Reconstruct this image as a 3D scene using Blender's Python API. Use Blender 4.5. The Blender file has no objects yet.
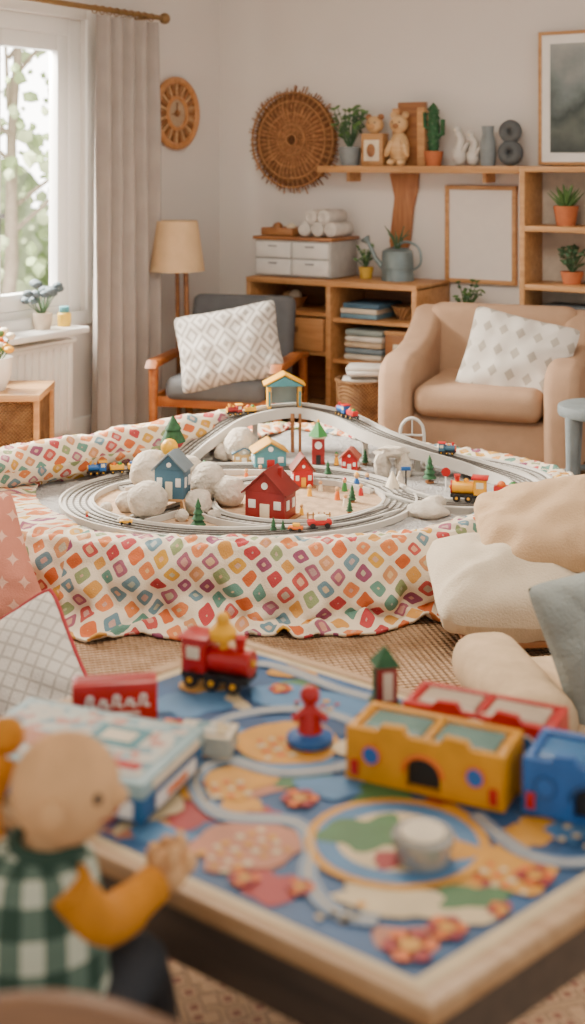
import bpy, bmesh, math, random
from mathutils import Vector, Matrix, Euler, noise
random.seed(7)
SC=bpy.context.scene
D=math.radians
# ------------------------------------------------------------ materials
def hx(h):
    h=h.lstrip('#'); r=[]
    for i in (0,2,4):
        c=int(h[i:i+2],16)/255
        r.append(c/12.92 if c<=.04045 else ((c+.055)/1.055)**2.4)
    return (r[0],r[1],r[2],1)
MC={}
def _base(name,rough=.6,metal=0.0):
    m=bpy.data.materials.new(name); m.use_nodes=True
    nt=m.node_tree; p=nt.nodes['Principled BSDF']
    p.inputs['Roughness'].default_value=rough; p.inputs['Metallic'].default_value=metal
    return m,nt,p
def mat(col,rough=.6,metal=0.0,var=.12,scale=18,bump=.0,bscale=120,name=None):
    key=(col,rough,metal,var,scale,bump,bscale)
    if key in MC: return MC[key]
    m,nt,p=_base(name or 'paint_'+col.strip('#'),rough,metal)
    tc=nt.nodes.new('ShaderNodeTexCoord'); n=nt.nodes.new('ShaderNodeTexNoise')
    n.inputs['Scale'].default_value=scale; n.inputs['Detail'].default_value=3
    nt.links.new(tc.outputs['Object'],n.inputs['Vector'])
    r=nt.nodes.new('ShaderNodeValToRGB'); c=hx(col)
    r.color_ramp.elements[0].position=.3; r.color_ramp.elements[1].position=.7
    r.color_ramp.elements[0].color=tuple(x*(1-var) for x in c[:3])+(1,)
    r.color_ramp.elements[1].color=tuple(min(1,x*(1+var)) for x in c[:3])+(1,)
    nt.links.new(n.outputs['Fac'],r.inputs['Fac']); nt.links.new(r.outputs['Color'],p.inputs['Base Color'])
    if bump>0:
        n2=nt.nodes.new('ShaderNodeTexNoise'); n2.inputs['Scale'].default_value=bscale
        nt.links.new(tc.outputs['Object'],n2.inputs['Vector'])
        b=nt.nodes.new('ShaderNodeBump'); b.inputs['Strength'].default_value=bump; b.inputs['Distance'].default_value=.01
        nt.links.new(n2.outputs['Fac'],b.inputs['Height']); nt.links.new(b.outputs['Normal'],p.inputs['Normal'])
    MC[key]=m; return m
def wood(c1,c2,rough=.45,scale=3,axis='X'):
    key=('w',c1,c2,rough,scale,axis)
    if key in MC: return MC[key]
    m,nt,p=_base('wood_'+c1.strip('#'),rough)
    tc=nt.nodes.new('ShaderNodeTexCoord'); mp=nt.nodes.new('ShaderNodeMapping')
    s={'X':(1,9,9),'Y':(9,1,9),'Z':(9,9,1)}[axis]
    mp.inputs['Scale'].default_value=tuple(v*scale for v in s)
    n=nt.nodes.new('ShaderNodeTexNoise'); n.inputs['Scale'].default_value=1.5; n.inputs['Detail'].default_value=5; n.inputs['Distortion'].default_value=.6
    r=nt.nodes.new('ShaderNodeValToRGB'); r.color_ramp.elements[0].position=.32; r.color_ramp.elements[1].position=.68
    r.color_ramp.elements[0].color=hx(c1); r.color_ramp.elements[1].color=hx(c2)
    nt.links.new(tc.outputs['Object'],mp.inputs['Vector']); nt.links.new(mp.outputs['Vector'],n.inputs['Vector'])
    nt.links.new(n.outputs['Fac'],r.inputs['Fac']); nt.links.new(r.outputs['Color'],p.inputs['Base Color'])
    MC[key]=m; return m
class NG:
    def __init__(s,nt): s.nt=nt
    def m(s,op,a,b=None,c=None):
        n=s.nt.nodes.new('ShaderNodeMath'); n.operation=op
        for i,v in enumerate((a,b,c)):
            if v is None: continue
            if isinstance(v,(int,float)): n.inputs[i].default_value=v
            else: s.nt.links.new(v,n.inputs[i])
        return n.outputs[0]
    def mix(s,f,a,b):
        n=s.nt.nodes.new('ShaderNodeMix'); n.data_type='RGBA'
        for idx,v in ((0,f),(6,a),(7,b)):
            if isinstance(v,(int,float,tuple)): n.inputs[idx].default_value=v
            else: s.nt.links.new(v,n.inputs[idx])
        return n.outputs[2]
    def coords(s,kind='UV',scale=1,rot=0):
        tc=s.nt.nodes.new('ShaderNodeTexCoord'); mp=s.nt.nodes.new('ShaderNodeMapping')
        mp.inputs['Scale'].default_value=(scale,)*3; mp.inputs['Rotation'].default_value=(0,0,rot)
        s.nt.links.new(tc.outputs[kind],mp.inputs['Vector'])
        sp=s.nt.nodes.new('ShaderNodeSeparateXYZ'); s.nt.links.new(mp.outputs['Vector'],sp.inputs[0])
        return mp.outputs['Vector'],sp.outputs[0],sp.outputs[1],sp.outputs[2]
    def bumpnoise(s,p,scale,strength,kind='Object'):
        tc=s.nt.nodes.new('ShaderNodeTexCoord'); n=s.nt.nodes.new('ShaderNodeTexNoise'); n.inputs['Scale'].default_value=scale
        s.nt.links.new(tc.outputs[kind],n.inputs['Vector'])
        b=s.nt.nodes.new('ShaderNodeBump'); b.inputs['Strength'].default_value=strength; b.inputs['Distance'].default_value=.01
        s.nt.links.new(n.outputs['Fac'],b.inputs['Height']); s.nt.links.new(b.outputs['Normal'],p.inputs['Normal'])
def cramp(nt,inp,cols,shift=0):
    r=nt.nodes.new('ShaderNodeValToRGB'); r.color_ramp.interpolation='CONSTANT'; n=len(cols)
    e=r.color_ramp.elements; e[0].color=hx(cols[shift%n]); e[1].position=1/n; e[1].color=hx(cols[(1+shift)%n])
    for i in range(2,n):
        k=e.new(i/n); k.color=hx(cols[(i+shift)%n])
    nt.links.new(inp,r.inputs['Fac']); return r.outputs['Color']
def fabric_patch(name,scale,rot,cream,cols):
    m,nt,p=_base(name,.9); g=NG(nt)
    v,x,y,z=g.coords('UV',scale,rot)
    n=nt.nodes.new('ShaderNodeTexNoise'); n.inputs['Scale'].default_value=.35; n.inputs['Detail'].default_value=1; nt.links.new(v,n.inputs['Vector'])
    sc=nt.nodes.new('ShaderNodeSeparateColor'); nt.links.new(n.outputs['Color'],sc.inputs[0])
    x=g.m('ADD',x,g.m('MULTIPLY',g.m('SUBTRACT',sc.outputs[0],.5),.8)); y=g.m('ADD',y,g.m('MULTIPLY',g.m('SUBTRACT',sc.outputs[1],.5),.8))
    fx=g.m('FLOOR',x); fy=g.m('FLOOR',y)
    cb=nt.nodes.new('ShaderNodeCombineXYZ'); nt.links.new(fx,cb.inputs[0]); nt.links.new(fy,cb.inputs[1])
    wn=nt.nodes.new('ShaderNodeTexWhiteNoise'); wn.noise_dimensions='3D'; nt.links.new(cb.outputs[0],wn.inputs['Vector'])
    ws=nt.nodes.new('ShaderNodeSeparateColor'); nt.links.new(wn.outputs['Color'],ws.inputs[0])
    ax=g.m('ABSOLUTE',g.m('SUBTRACT',g.m('FRACT',x),.5)); ay=g.m('ABSOLUTE',g.m('SUBTRACT',g.m('FRACT',y),.5))
    d=g.m('POWER',g.m('ADD',g.m('POWER',ax,5.0),g.m('POWER',ay,5.0)),.2)
    sz=g.m('ADD',.335,g.m('MULTIPLY',ws.outputs[1],.06))
    c1=cramp(nt,wn.outputs['Value'],cols); c2=cramp(nt,ws.outputs[2],cols,3)
    c2=g.mix(.45,c2,hx(cream)); c2=g.mix(.25,c2,c1)
    m1=g.m('LESS_THAN',d,sz); m2=g.m('LESS_THAN',d,g.m('MULTIPLY',ws.outputs[0],.20))
    col=g.mix(m1,hx(cream),c1); col=g.mix(m2,col,c2)
    nt.links.new(col,p.inputs['Base Color']); g.bumpnoise(p,220,.3)
    return m
def fabric_lattice(name,scale,base,line,width=.12,kind='UV',rot=0):
    m,nt,p=_base(name,.9); g=NG(nt)
    v,x,y,z=g.coords(kind,scale,rot)
    zig=g.m('ABSOLUTE',g.m('SUBTRACT',g.m('FRACT',x),.5))
    t=g.m('FRACT',g.m('ADD',y,zig)); t2=g.m('FRACT',g.m('SUBTRACT',y,zig))
    a=g.m('LESS_THAN',g.m('ABSOLUTE',g.m('SUBTRACT',t,.5)),width); b=g.m('LESS_THAN',g.m('ABSOLUTE',g.m('SUBTRACT',t2,.5)),width)
    nt.links.new(g.mix(g.m('MAXIMUM',a,b),hx(base),hx(line)),p.inputs['Base Color']); g.bumpnoise(p,200,.2)
    return m
def fabric_chevron(name,scale,base,line,rot=0,k=3.0,th=.56):
    m,nt,p=_base(name,.9); g=NG(nt); v,x,y,z=g.coords('UV',scale,rot)
    ax=g.m('ABSOLUTE',g.m('SUBTRACT',g.m('FRACT',x),.5)); ay=g.m('ABSOLUTE',g.m('SUBTRACT',g.m('FRACT',g.m('MULTIPLY',y,.8)),.5))
    s=g.m('FRACT',g.m('MULTIPLY',g.m('ADD',ax,ay),k))
    nt.links.new(g.mix(g.m('GREATER_THAN',s,th),hx(base),hx(line)),p.inputs['Base Color'])
    b=nt.nodes.new('ShaderNodeBump'); b.inputs['Strength'].default_value=.4; b.inputs['Distance'].default_value=.006
    nt.links.new(s,b.inputs['Height']); nt.links.new(b.outputs['Normal'],p.inputs['Normal']); return m
def fabric_stars(name,scale,base,line,rot=0):
    m,nt,p=_base(name,.9); g=NG(nt); v,x,y,z=g.coords('UV',scale,rot)
    off=g.m('MULTIPLY',g.m('MODULO',g.m('ABSOLUTE',g.m('FLOOR',y)),2),.5); x=g.m('ADD',x,off)
    ax=g.m('ABSOLUTE',g.m('SUBTRACT',g.m('FRACT',x),.5)); ay=g.m('ABSOLUTE',g.m('SUBTRACT',g.m('FRACT',y),.5))
    d=g.m('POWER',g.m('ADD',g.m('POWER',ax,.6),g.m('POWER',ay,.6)),1.667)
    nt.links.new(g.mix(g.m('LESS_THAN',d,.33),hx(base),hx(line)),p.inputs['Base Color']); g.bumpnoise(p,200,.25); return m
def fabric_plaid(name,scale,c1,c2,c3):
    m,nt,p=_base(name,.9); g=NG(nt)
    v,x,y,z=g.coords('UV',scale,0)
    a=g.m('LESS_THAN',g.m('FRACT',x),.5); b=g.m('LESS_THAN',g.m('FRACT',y),.5)
    k=g.m('MULTIPLY',g.m('ADD',a,b),.5)
    r=nt.nodes.new('ShaderNodeValToRGB'); r.color_ramp.interpolation='CONSTANT'; e=r.color_ramp.elements
    e[0].color=hx(c1); e[1].position=.4; e[1].color=hx(c2); q=e.new(.9); q.color=hx(c3)
    nt.links.new(k,r.inputs['Fac']); nt.links.new(r.outputs['Color'],p.inputs['Base Color']); return m
def weave(name,c1,c2,scale,kind='Object',strength=.6,bx=1.0,by=1.0):
    m,nt,p=_base(name,.9); g=NG(nt)
    v,x,y,z=g.coords(kind,scale,0)
    w=g.m('MULTIPLY',g.m('SINE',g.m('MULTIPLY',g.m('ADD',x,g.m('MULTIPLY',y,.0)),6.28*bx)),g.m('SINE',g.m('MULTIPLY',g.m('ADD',y,z),6.28*by)))
    n=nt.nodes.new('ShaderNodeTexNoise'); n.inputs['Scale'].default_value=.35; n.inputs['Detail'].default_value=6; nt.links.new(v,n.inputs['Vector'])
    f=g.m('ADD',g.m('MULTIPLY',w,.25),g.m('ADD',g.m('MULTIPLY',g.m('SUBTRACT',n.outputs['Fac'],.5),1.8),.5))
    nt.links.new(g.mix(f,hx(c1),hx(c2)),p.inputs['Base Color'])
    b=nt.nodes.new('ShaderNodeBump'); b.inputs['Strength'].default_value=strength; b.inputs['Distance'].default_value=.01
    nt.links.new(w,b.inputs['Height']); nt.links.new(b.outputs['Normal'],p.inputs['Normal'])
    return m
def trackmat():
    m,nt,p=_base('toy_track_plastic',.5); g=NG(nt)
    v,x,y,z=g.coords('UV',1,0)
    tie=g.m('LESS_THAN',g.m('FRACT',g.m('MULTIPLY',y,38)),.38)
    inner=g.m('LESS_THAN',g.m('ABSOLUTE',g.m('SUBTRACT',x,.5)),.30)
    nt.links.new(g.mix(g.m('MULTIPLY',tie,inner),hx('#c9c5be'),hx('#a39e95')),p.inputs['Base Color']); return m
# ------------------------------------------------------------ mesh builder
class B:
    def __init__(s,name,loc=(0,0,0),rot=(0,0,0)):
        if not isinstance(rot,(tuple,list)): rot=(0,0,rot)
        s.name=name; s.loc=loc; s.rot=rot; s.bm=bmesh.new(); s.uv=s.bm.loops.layers.uv.new('UVMap'); s.mats=[]
    def mi(s,m):
        if m not in s.mats: s.mats.append(m)
        return s.mats.index(m)
    def add(s,t,m,M=None,smooth=True):
        if M is not None: bmesh.ops.transform(t,matrix=M,verts=t.verts)
        i=s.mi(m)
        for f in t.faces: f.material_index=i; f.smooth=smooth
        me=bpy.data.meshes.new('t')
        if not t.loops.layers.uv: t.loops.layers.uv.new('UVMap')
        t.to_mesh(me); t.free(); s.bm.from_mesh(me); bpy.data.meshes.remove(me)
    def TM(s,loc,rot=(0,0,0)):
        return Matrix.Translation(loc)@Euler(rot).to_matrix().to_4x4()
    def box(s,c,d,m,rot=(0,0,0),bev=0,seg=2):
        t=bmesh.new(); bmesh.ops.create_cube(t,size=1)
        bmesh.ops.scale(t,vec=d,verts=t.verts)
        if bev>0: bmesh.ops.bevel(t,geom=t.edges[:],offset=min(bev,min(d)*.49),segments=seg,profile=.5,affect='EDGES')
        s.add(t,m,s.TM(c,rot),bev>0)
    def cyl(s,c,r,h,m,r2=None,rot=(0,0,0),seg=24,bev=0):
        t=bmesh.new(); bmesh.ops.create_cone(t,cap_ends=True,segments=seg,radius1=r,radius2=r if r2 is None else r2,depth=h)
        if bev>0:
            es=[e for e in t.edges if len(e.link_faces)==2 and any(len(f.verts)>4 for f in e.link_faces)]
            bmesh.ops.bevel(t,geom=es,offset=bev,segments=2,profile=.5,affect='EDGES')
        s.add(t,m,s.TM(c,rot))
    def sph(s,c,r,m,rot=(0,0,0),u=20,v=12):
        t=bmesh.new(); bmesh.ops.create_uvsphere(t,u_segments=u,v_segments=v,radius=1)
        if not isinstance(r,(tuple,list)): r=(r,r,r)
        bmesh.ops.scale(t,vec=r,verts=t.verts); s.add(t,m,s.TM(c,rot))
    def rock(s,c,r,m,seed=0,amp=.18,sub=3,f=1.6):
        t=bmesh.new(); bmesh.ops.create_icosphere(t,subdivisions=sub,radius=1)
        if not isinstance(r,(tuple,list)): r=(r,r,r)
        for v in t.verts:
            n=noise.noise(v.co*f+Vector((seed*3.1,seed*1.7,0))); v.co*=1+amp*n*2
        bmesh.ops.scale(t,vec=r,verts=t.verts); s.add(t,m,s.TM(c))
    def lathe(s,prof,m,c=(0,0,0),rot=(0,0,0),seg=28):
        t=bmesh.new(); rings=[]
        for r,z in prof:
            rings.append([t.verts.new((max(r,1e-5)*math.cos(2*math.pi*i/seg),max(r,1e-5)*math.sin(2*math.pi*i/seg),z)) for i in range(seg)])
        for a,b in zip(rings,rings[1:]):
            for i in range(seg):
                j=(i+1)%seg; t.faces.new((a[i],a[j],b[j],b[i]))
        bmesh.ops.remove_doubles(t,verts=t.verts,dist=1e-5)
        bmesh.ops.recalc_face_normals(t,faces=t.faces); s.add(t,m,s.TM(c,rot))
    def tor(s,c,R,r,m,rot=(0,0,0),seg=28,sg=10,arc=1.0):
        pts=[(R*math.cos(2*math.pi*arc*i/seg),R*math.sin(2*math.pi*arc*i/seg),0) for i in range(seg if arc==1 else seg+1)]
        M=s.TM(c,rot); s.tube([M@Vector(p) for p in pts],r,m,sg,closed=(arc==1))
    def tube(s,pts,r,m,seg=8,closed=False):
        n=len(pts); pts=[Vector(p) for p in pts]
        rs=r if isinstance(r,(list,tuple)) else [r]*n
        t=bmesh.new(); rings=[]; up=None
        for i,p in enumerate(pts):
            a=pts[(i-1)%n] if (closed or i>0) else pts[i]; b=pts[(i+1)%n] if (closed or i<n-1) else pts[i]
            d=(b-a).normalized()
            if up is None: up=Vector((0,0,1)) if abs(d.z)<.9 else Vector((1,0,0))
            x=d.cross(up)
            if x.length<1e-4: x=d.orthogonal()
            x.normalize(); y=x.cross(d).normalized(); up=y
            rings.append([t.verts.new(p+rs[i]*(x*math.cos(2*math.pi*k/seg)+y*math.sin(2*math.pi*k/seg))) for k in range(seg)])
        prs=list(zip(rings,rings[1:]))+([(rings[-1],rings[0])] if closed else [])
        for a,b in prs:
            for k in range(seg):
                j=(k+1)%seg; t.faces.new((a[k],a[j],b[j],b[k]))
        if not closed: t.faces.new(rings[0][::-1]); t.faces.new(rings[-1])
        bmesh.ops.recalc_face_normals(t,faces=t.faces); s.add(t,m)
    def prism(s,poly,a,b,m,axis='z',bev=0,seg=2,M=None,smooth=False):
        def P(p,q):
            return {'z':(p[0],p[1],q),'x':(q,p[0],p[1]),'y':(p[0],q,p[1])}[axis]
        t=bmesh.new(); lo=[t.verts.new(P(p,a)) for p in poly]; hi=[t.verts.new(P(p,b)) for p in poly]
        t.faces.new(lo); t.faces.new(hi)
        n=len(poly)
        for i in range(n): t.faces.new((lo[i],lo[(i+1)%n],hi[(i+1)%n],hi[i]))
        bmesh.ops.recalc_face_normals(t,faces=t.faces)
        if bev>0:
            es=[e for e in t.edges if any(len(f.verts)>4 or n==4 for f in e.link_faces) and e.calc_face_angle(0)>.5]
            bmesh.ops.bevel(t,geom=es,offset=bev,segments=seg,profile=.5,affect='EDGES',clamp_overlap=True)
        s.add(t,m,M,smooth or bev>0)
    def sweep(s,prof,path,m,closed=False,smooth=False,capp=True):
        n=len(path); t=bmesh.new(); uv=t.loops.layers.uv.new('UVMap'); rings=[]; L=[0]
        path=[Vector(p) for p in path]
        for i in range(n):
            a=path[(i-1)%n] if (closed or i>0) else path[i]; b=path[(i+1)%n] if (closed or i<n-1) else path[i]
            d=(b-a); d.z=0; d.normalize(); lat=Vector((d.y,-d.x,0))
            rings.append([t.verts.new(path[i]+lat*q[0]+Vector((0,0,q[1]))) for q in prof])
            if i: L.append(L[-1]+(path[i]-path[i-1]).length)
        L.append(L[-1]+(path[0]-path[-1]).length)
        xs=[q[0] for q in prof]; x0,x1=min(xs),max(xs); k=len(prof)
        for i in range(n if closed else n-1):
            a=rings[i]; b=rings[(i+1)%n]
            for j in range(k):
                jj=(j+1)%k
                f=t.faces.new((a[j],a[jj],b[jj],b[j]))
                for lp,(q,l) in zip(f.loops,((j,L[i]),(jj,L[i]),(jj,L[i+1]),(j,L[i+1]))):
                    lp[uv].uv=((xs[q]-x0)/max(x1-x0,1e-6),l)
        if not closed and capp: t.faces.new(rings[0]); t.faces.new(rings[-1])
        bmesh.ops.recalc_face_normals(t,faces=t.faces); s.add(t,m,None,smooth)
    def surf(s,fn,nu,nv,m,closeu=False,uvs=None,thick=0):
        t=bmesh.new(); uv=t.loops.layers.uv.new('UVMap')
        g=[[t.verts.new(fn(i/nu,j/nv)) for j in range(nv+1)] for i in range(nu if closeu else nu+1)]
        for i in range(nu):
            for j in range(nv):
                ii=(i+1)%nu if closeu else i+1
                f=t.faces.new((g[i][j],g[ii][j],g[ii][j+1],g[i][j+1]))
                for lp,(a,b) in zip(f.loops,((i,j),(i+1,j),(i+1,j+1),(i,j+1))):
                    lp[uv].uv=uvs(a/nu,b/nv) if uvs else (a/nu,b/nv)
        s.add(t,m)
    def pillow(s,W,H,T,m,c=(0,0,0),rot=(0,0,0),seed=0,piping=None,n=30,pinch=.07,uvk=1.0,rnd=.06):
        M=s.TM(c,rot)
        def base(u,v):
            x=W*u*(1-pinch*(1-v*v)*u*u)*(1-rnd*u**6*v**6); y=H*v*(1-pinch*(1-u*u)*v*v)*(1-rnd*u**6*v**6); return x,y
        for sg in (1,-1):
            def fn(a,b,sg=sg):
                u=2*a-1; v=2*b-1; x,y=base(u,v)
                e=max(0,(1-u*u))*max(0,(1-v*v))
                z=T*(e**.42)
                z+=e**.3*.12*T*noise.noise(Vector((u*2.2+seed,v*2.2,sg)))*2
                rad=math.atan2(v,u); z+=e**.25*(1-e)*.10*T*noise.noise(Vector((math.cos(rad)*6+seed,math.sin(rad)*6,sg)))*2
                if e<1e-6: z=0
                return M@Vector((x,y,sg*z))
            s.surf(fn,n,n,m,uvs=lambda a,b:((2*a-1)*W*uvk,(2*b-1)*H*uvk))
        bmesh.ops.remove_doubles(s.bm,verts=s.bm.verts,dist=1e-5)
        if piping:
            pts=[]
            for k in range(80):
                q=k/20; e=int(q)%4; f=2*(q-int(q))-1
                u,v={0:(f,-1),1:(1,f),2:(-f,1),3:(-1,-f)}[e]; x,y=base(u,v); pts.append(M@Vector((x,y,0)))
            s.tube(pts,.006,piping,6,True)
    def done(s,ang=40):
        me=bpy.data.meshes.new(s.name); s.bm.to_mesh(me); s.bm.free()
        for m in s.mats: me.materials.append(m)
        o=bpy.data.objects.new(s.name,me); SC.collection.objects.link(o)
        o.location=s.loc; o.rotation_euler=s.rot
        if hasattr(me,'set_sharp_from_angle'): me.set_sharp_from_angle(angle=D(ang))
        return o
def cat(pts,closed=True,per=16):
    pts=[Vector(p) for p in pts]; n=len(pts); out=[]
    rng=range(n) if closed else range(n-1)
    for i in rng:
        g=lambda k: pts[k%n] if closed else pts[max(0,min(n-1,k))]
        p0,p1,p2,p3=g(i-1),g(i),g(i+1),g(i+2)
        for j in range(per):
            t=j/per
            out.append(.5*((2*p1)+(-p0+p2)*t+(2*p0-5*p1+4*p2-p3)*t*t+(-p0+3*p1-3*p2+p3)*t**3))
    if not closed: out.append(pts[-1])
    return out
# ------------------------------------------------------------ room frame
TH=D(32); cs,sn=math.cos(TH),math.sin(TH); C0=Vector((-.42,7.5,0)); RZ=-TH
def R(s,t,z=0): return (C0.x+cs*s-sn*t, C0.y-sn*s-cs*t, z)
wall_m=mat('#dcd6d0',.9,var=.02,scale=2,bump=.05,bscale=60,name='wall_plaster')
white=mat('#efece6',.5,var=.02); whitegloss=mat('#f2f1ee',.3,var=.01)
oak=wood('#aa7a4a','#c79662'); oakd=wood('#845433','#a57040'); pale=wood('#c09563','#d8b486')
oakz=wood('#a8713f','#c98f5a',axis='Z'); walnut=wood('#6e4526','#8d5e37')
red=mat('#b91a19',.35); blue=mat('#2460a3',.4); yellow=mat('#edab18',.4); green=mat('#3a8440',.5); teal=mat('#4b8b94',.45)
orange=mat('#dd6c1c',.45); black=mat('#1d1c1b',.5); cream=mat('#e3d5ba',.6); grey=mat('#8b8d8f',.6); dgreen=mat('#2a5634',.8,var=.3,scale=60)
leaf=mat('#567a42',.6,var=.3,scale=30); leafd=mat('#436243',.6,var=.3,scale=30); terra=mat('#b8693f',.8); stone=mat('#c9beae',.95,var=.16,scale=28,bump=.9,bscale=60)
greypot=mat('#7f878a',.7); skin=mat('#d3a474',.9,bump=.3,bscale=300)

# ------------------------------------------------------------ shell
b=B('wall_back',R(0,0),RZ); b.box((2.6,.06,1.3),(5.5,.12,2.6),wall_m); b.done()
b=B('wall_left',R(0,0),RZ)
w0,w1,z0,z1=1.17,2.75,.60,2.10
b.box((-.075,-w0/2,1.3),(.15,w0,2.6),wall_m); b.box((-.075,-(w1+7.3)/2,1.3),(.15,7.3-w1,2.6),wall_m)
b.box((-.075,-(w0+w1)/2,z0/2),(.15,w1-w0,z0),wall_m); b.box((-.075,-(w0+w1)/2,(z1+2.6)/2),(.15,w1-w0,2.6-z1),wall_m); b.done()
b=B('floor',R(0,0),RZ); b.box((2.6,-3.6,-.05),(5.5,7.5,.1),wood('#a07850','#bd9468',scale=1.2)); b.done()
b=B('ceiling',R(0,0),RZ); b.box((2.6,-3.6,2.65),(5.5,7.5,.1),white); b.done()
b=B('baseboard_back',R(0,0),RZ); b.box((2.6,-.01,.06),(5.2,.02,.12),white,bev=.004); b.done()
b=B('baseboard_left',R(0,0),RZ); b.box((.01,-3.62,.06),(.02,7.16,.12),white,bev=.004); b.done()
b=B('window_1',R(0,0),RZ)
def fr(y0,y1,za,zb,x,w,dp,m):
    b.box((x,-(y0+w/2),(za+zb)/2),(dp,w,zb-za),m,bev=.006); b.box((x,-(y1-w/2),(za+zb)/2),(dp,w,zb-za),m,bev=.006)
    b.box((x,-(y0+y1)/2,za+w/2),(dp,y1-y0-2*w,w),m,bev=.006); b.box((x,-(y0+y1)/2,zb-w/2),(dp,y1-y0-2*w,w),m,bev=.006)
fr(w0,w1,z0,z1,-.07,.085,.09,whitegloss); fr(w0+.085,1.80,z0+.085,z1-.085,-.06,.08,.06,whitegloss); fr(1.86,w1-.085,z0+.085,z1-.085,-.06,.08,.06,whitegloss)
b.box((-.06,-1.83,1.35),(.08,.06,1.33),whitegloss,bev=.005)
b.box((-.02,-1.75,1.10),(.02,.02,.10),grey,bev=.004); b.box((0,-1.75,1.14),(.03,.02,.02),grey,bev=.004)
fr(w0-.07,w1+.07,z0-.02,z1+.07,.008,.07,.016,whitegloss)
b.done()
b=B('window_sill',R(0,0),RZ); b.box((.06,-2.08,.585),(.26,1.46,.03),whitegloss,bev=.008); b.done()
b=B('radiator',R(0,0),RZ)
b.box((.07,-1.97,.30),(.05,1.22,.44),white,bev=.01)
for i in range(25): b.box((.10,-1.40-i*.048,.30),(.02,.026,.41),white,bev=.009)
b.box((.075,-1.97,.53),(.075,1.23,.015),white,bev=.004); b.box((.03,-1.5,.3),(.05,.04,.04),grey); b.box((.03,-2.4,.3),(.05,.04,.04),grey)
b.cyl((.075,-1.40,.06),.01,.13,grey); b.cyl((.075,-2.5,.06),.01,.13,grey); b.done()
curt=mat('#a69e98',.95,var=.07,scale=8,bump=.2,bscale=300,name='curtain_linen')
b=B('curtain',R(0,0),RZ)
def cf(a,c):
    t=.80+.50*a; z=.012+c*2.10
    amp=.052*(1-.35*c)*(.75+.5*noise.noise(Vector((a*3,0,1)))); x=.16+amp*math.sin(a*2*math.pi*5.2+.8*math.sin(c*2.5)+2*noise.noise(Vector((a*2,c,5))))+.012*noise.noise(Vector((a*5,c*2,0)))
    return Vector((x,-(1.06+(t-1.06)*(1+.06*(1-c))),z))
b.surf(cf,150,30,curt); b.surf(lambda a,c:cf(a,c)+Vector((.003,0,0)),150,30,curt); b.done()
b=B('curtain_rod',R(0,0),RZ); brass=mat('#8a6a3f',.4,.3)
b.tube([(.16,-.74,2.14),(.16,-3.0,2.14)],.014,brass,12); b.sph((.16,-.725,2.14),.03,brass)
for t in (.78,2.9): b.tube([(.0,-t,2.14),(.16,-t,2.14)],.008,brass,8)
for i in range(9): b.tor((.16,-(.84+i*.055),2.135),.02,.003,brass,(D(90),0,0),14,5)
b.done()
# garden outside the window
bark=mat('#9d8f80',.9); lv=mat('#a3b884',.9,var=.3,scale=4); lv2=mat('#c6d4a8',.9,var=.3,scale=4)
b=B('garden_tree',R(-3.0,-1.2),RZ)
b.tube([(0,0,-1),(.1,.1,.6),(0,.2,1.6),(.3,0,2.6)],[.06,.055,.04,.03],bark,10)
for k in range(8):
    a=k*1.1; b.tube([(0.02,.15,.8+.2*k),(.8*math.cos(a),.8*math.sin(a)+.1,1.3+.25*k)],[.022,.008],bark,6)
for k in range(520):
    v=Vector((random.gauss(0,.6),random.gauss(0,.9),random.gauss(1.5,.8))); b.rock(v,random.uniform(.02,.07),(lv,lv2)[k%2],k,.4,1,2)
b.done()
b=B('garden_hedge',R(-7.4,-3.2),RZ)
for k in range(110): b.rock((random.uniform(-.4,.4),random.uniform(-3.4,3.4),random.uniform(-1,1.15)),random.uniform(.22,.42),(lv,lv2)[k%2],k,.4,2,2)
b.done()

# ------------------------------------------------------------ left wall decor
b=B('round_wall_clock',R(0,0),RZ)
rot=(0,D(90),0); cw1=wood('#b98e62','#d3ac80')
b.tor((.025,-.443,1.655),.182,.020,oakz,rot,40,10); b.cyl((.010,-.443,1.655),.18,.010,wood('#a87d54','#c39a6e'),rot=rot,seg=40); b.tor((.03,-.443,1.655),.085,.012,oakz,rot,32,8)
for k in range(28):
    a=k*math.pi/14; b.box((.022,-.443+.132*math.cos(a),1.655+.132*math.sin(a)),(.014,.078,.014 if k%2 else .02),cw1 if k%2 else oakd,(a,0,0))
b.cyl((.018,-.443,1.655),.078,.016,wood('#a99075','#c0a98c'),rot=rot); b.cyl((.03,-.443,1.655),.018,.012,oakd,rot=rot,seg=16); b.box((.030,-.443,1.685),(.003,.007,.055),walnut); b.box((.030,-.466,1.65),(.003,.045,.007),walnut); b.done()
b=B('potted_succulent',R(.07,1.55,.60),RZ)
b.lathe([(0,0),(.035,0),(.045,.04),(.046,.075),(.038,.078),(.036,.06),(0,.06)],mat('#c9b8a2',.7))
gl=mat('#55646c',.7)
for k in range(16):
    a=k*2.4; r=.03+.06*random.random(); h=.12+.09*random.random()
    b.tube([(0,0,.06),(r*.6*math.cos(a),r*.6*math.sin(a),h*.8),(r*math.cos(a),r*math.sin(a),h)],[.003,.003,.002],leafd,5)
    b.sph((r*math.cos(a),r*math.sin(a),h+.01),(.026,.026,.018),gl,u=10,v=8)
b.done()
b=B('painted_jar',R(.08,1.41,.60),RZ)
b.lathe([(0,0),(.03,0),(.033,.03),(.033,.06),(.028,.065),(0,.065)],mat('#dcb236',.5)); b.cyl((0,0,.08),.024,.03,teal,bev=.004); b.done()
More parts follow.
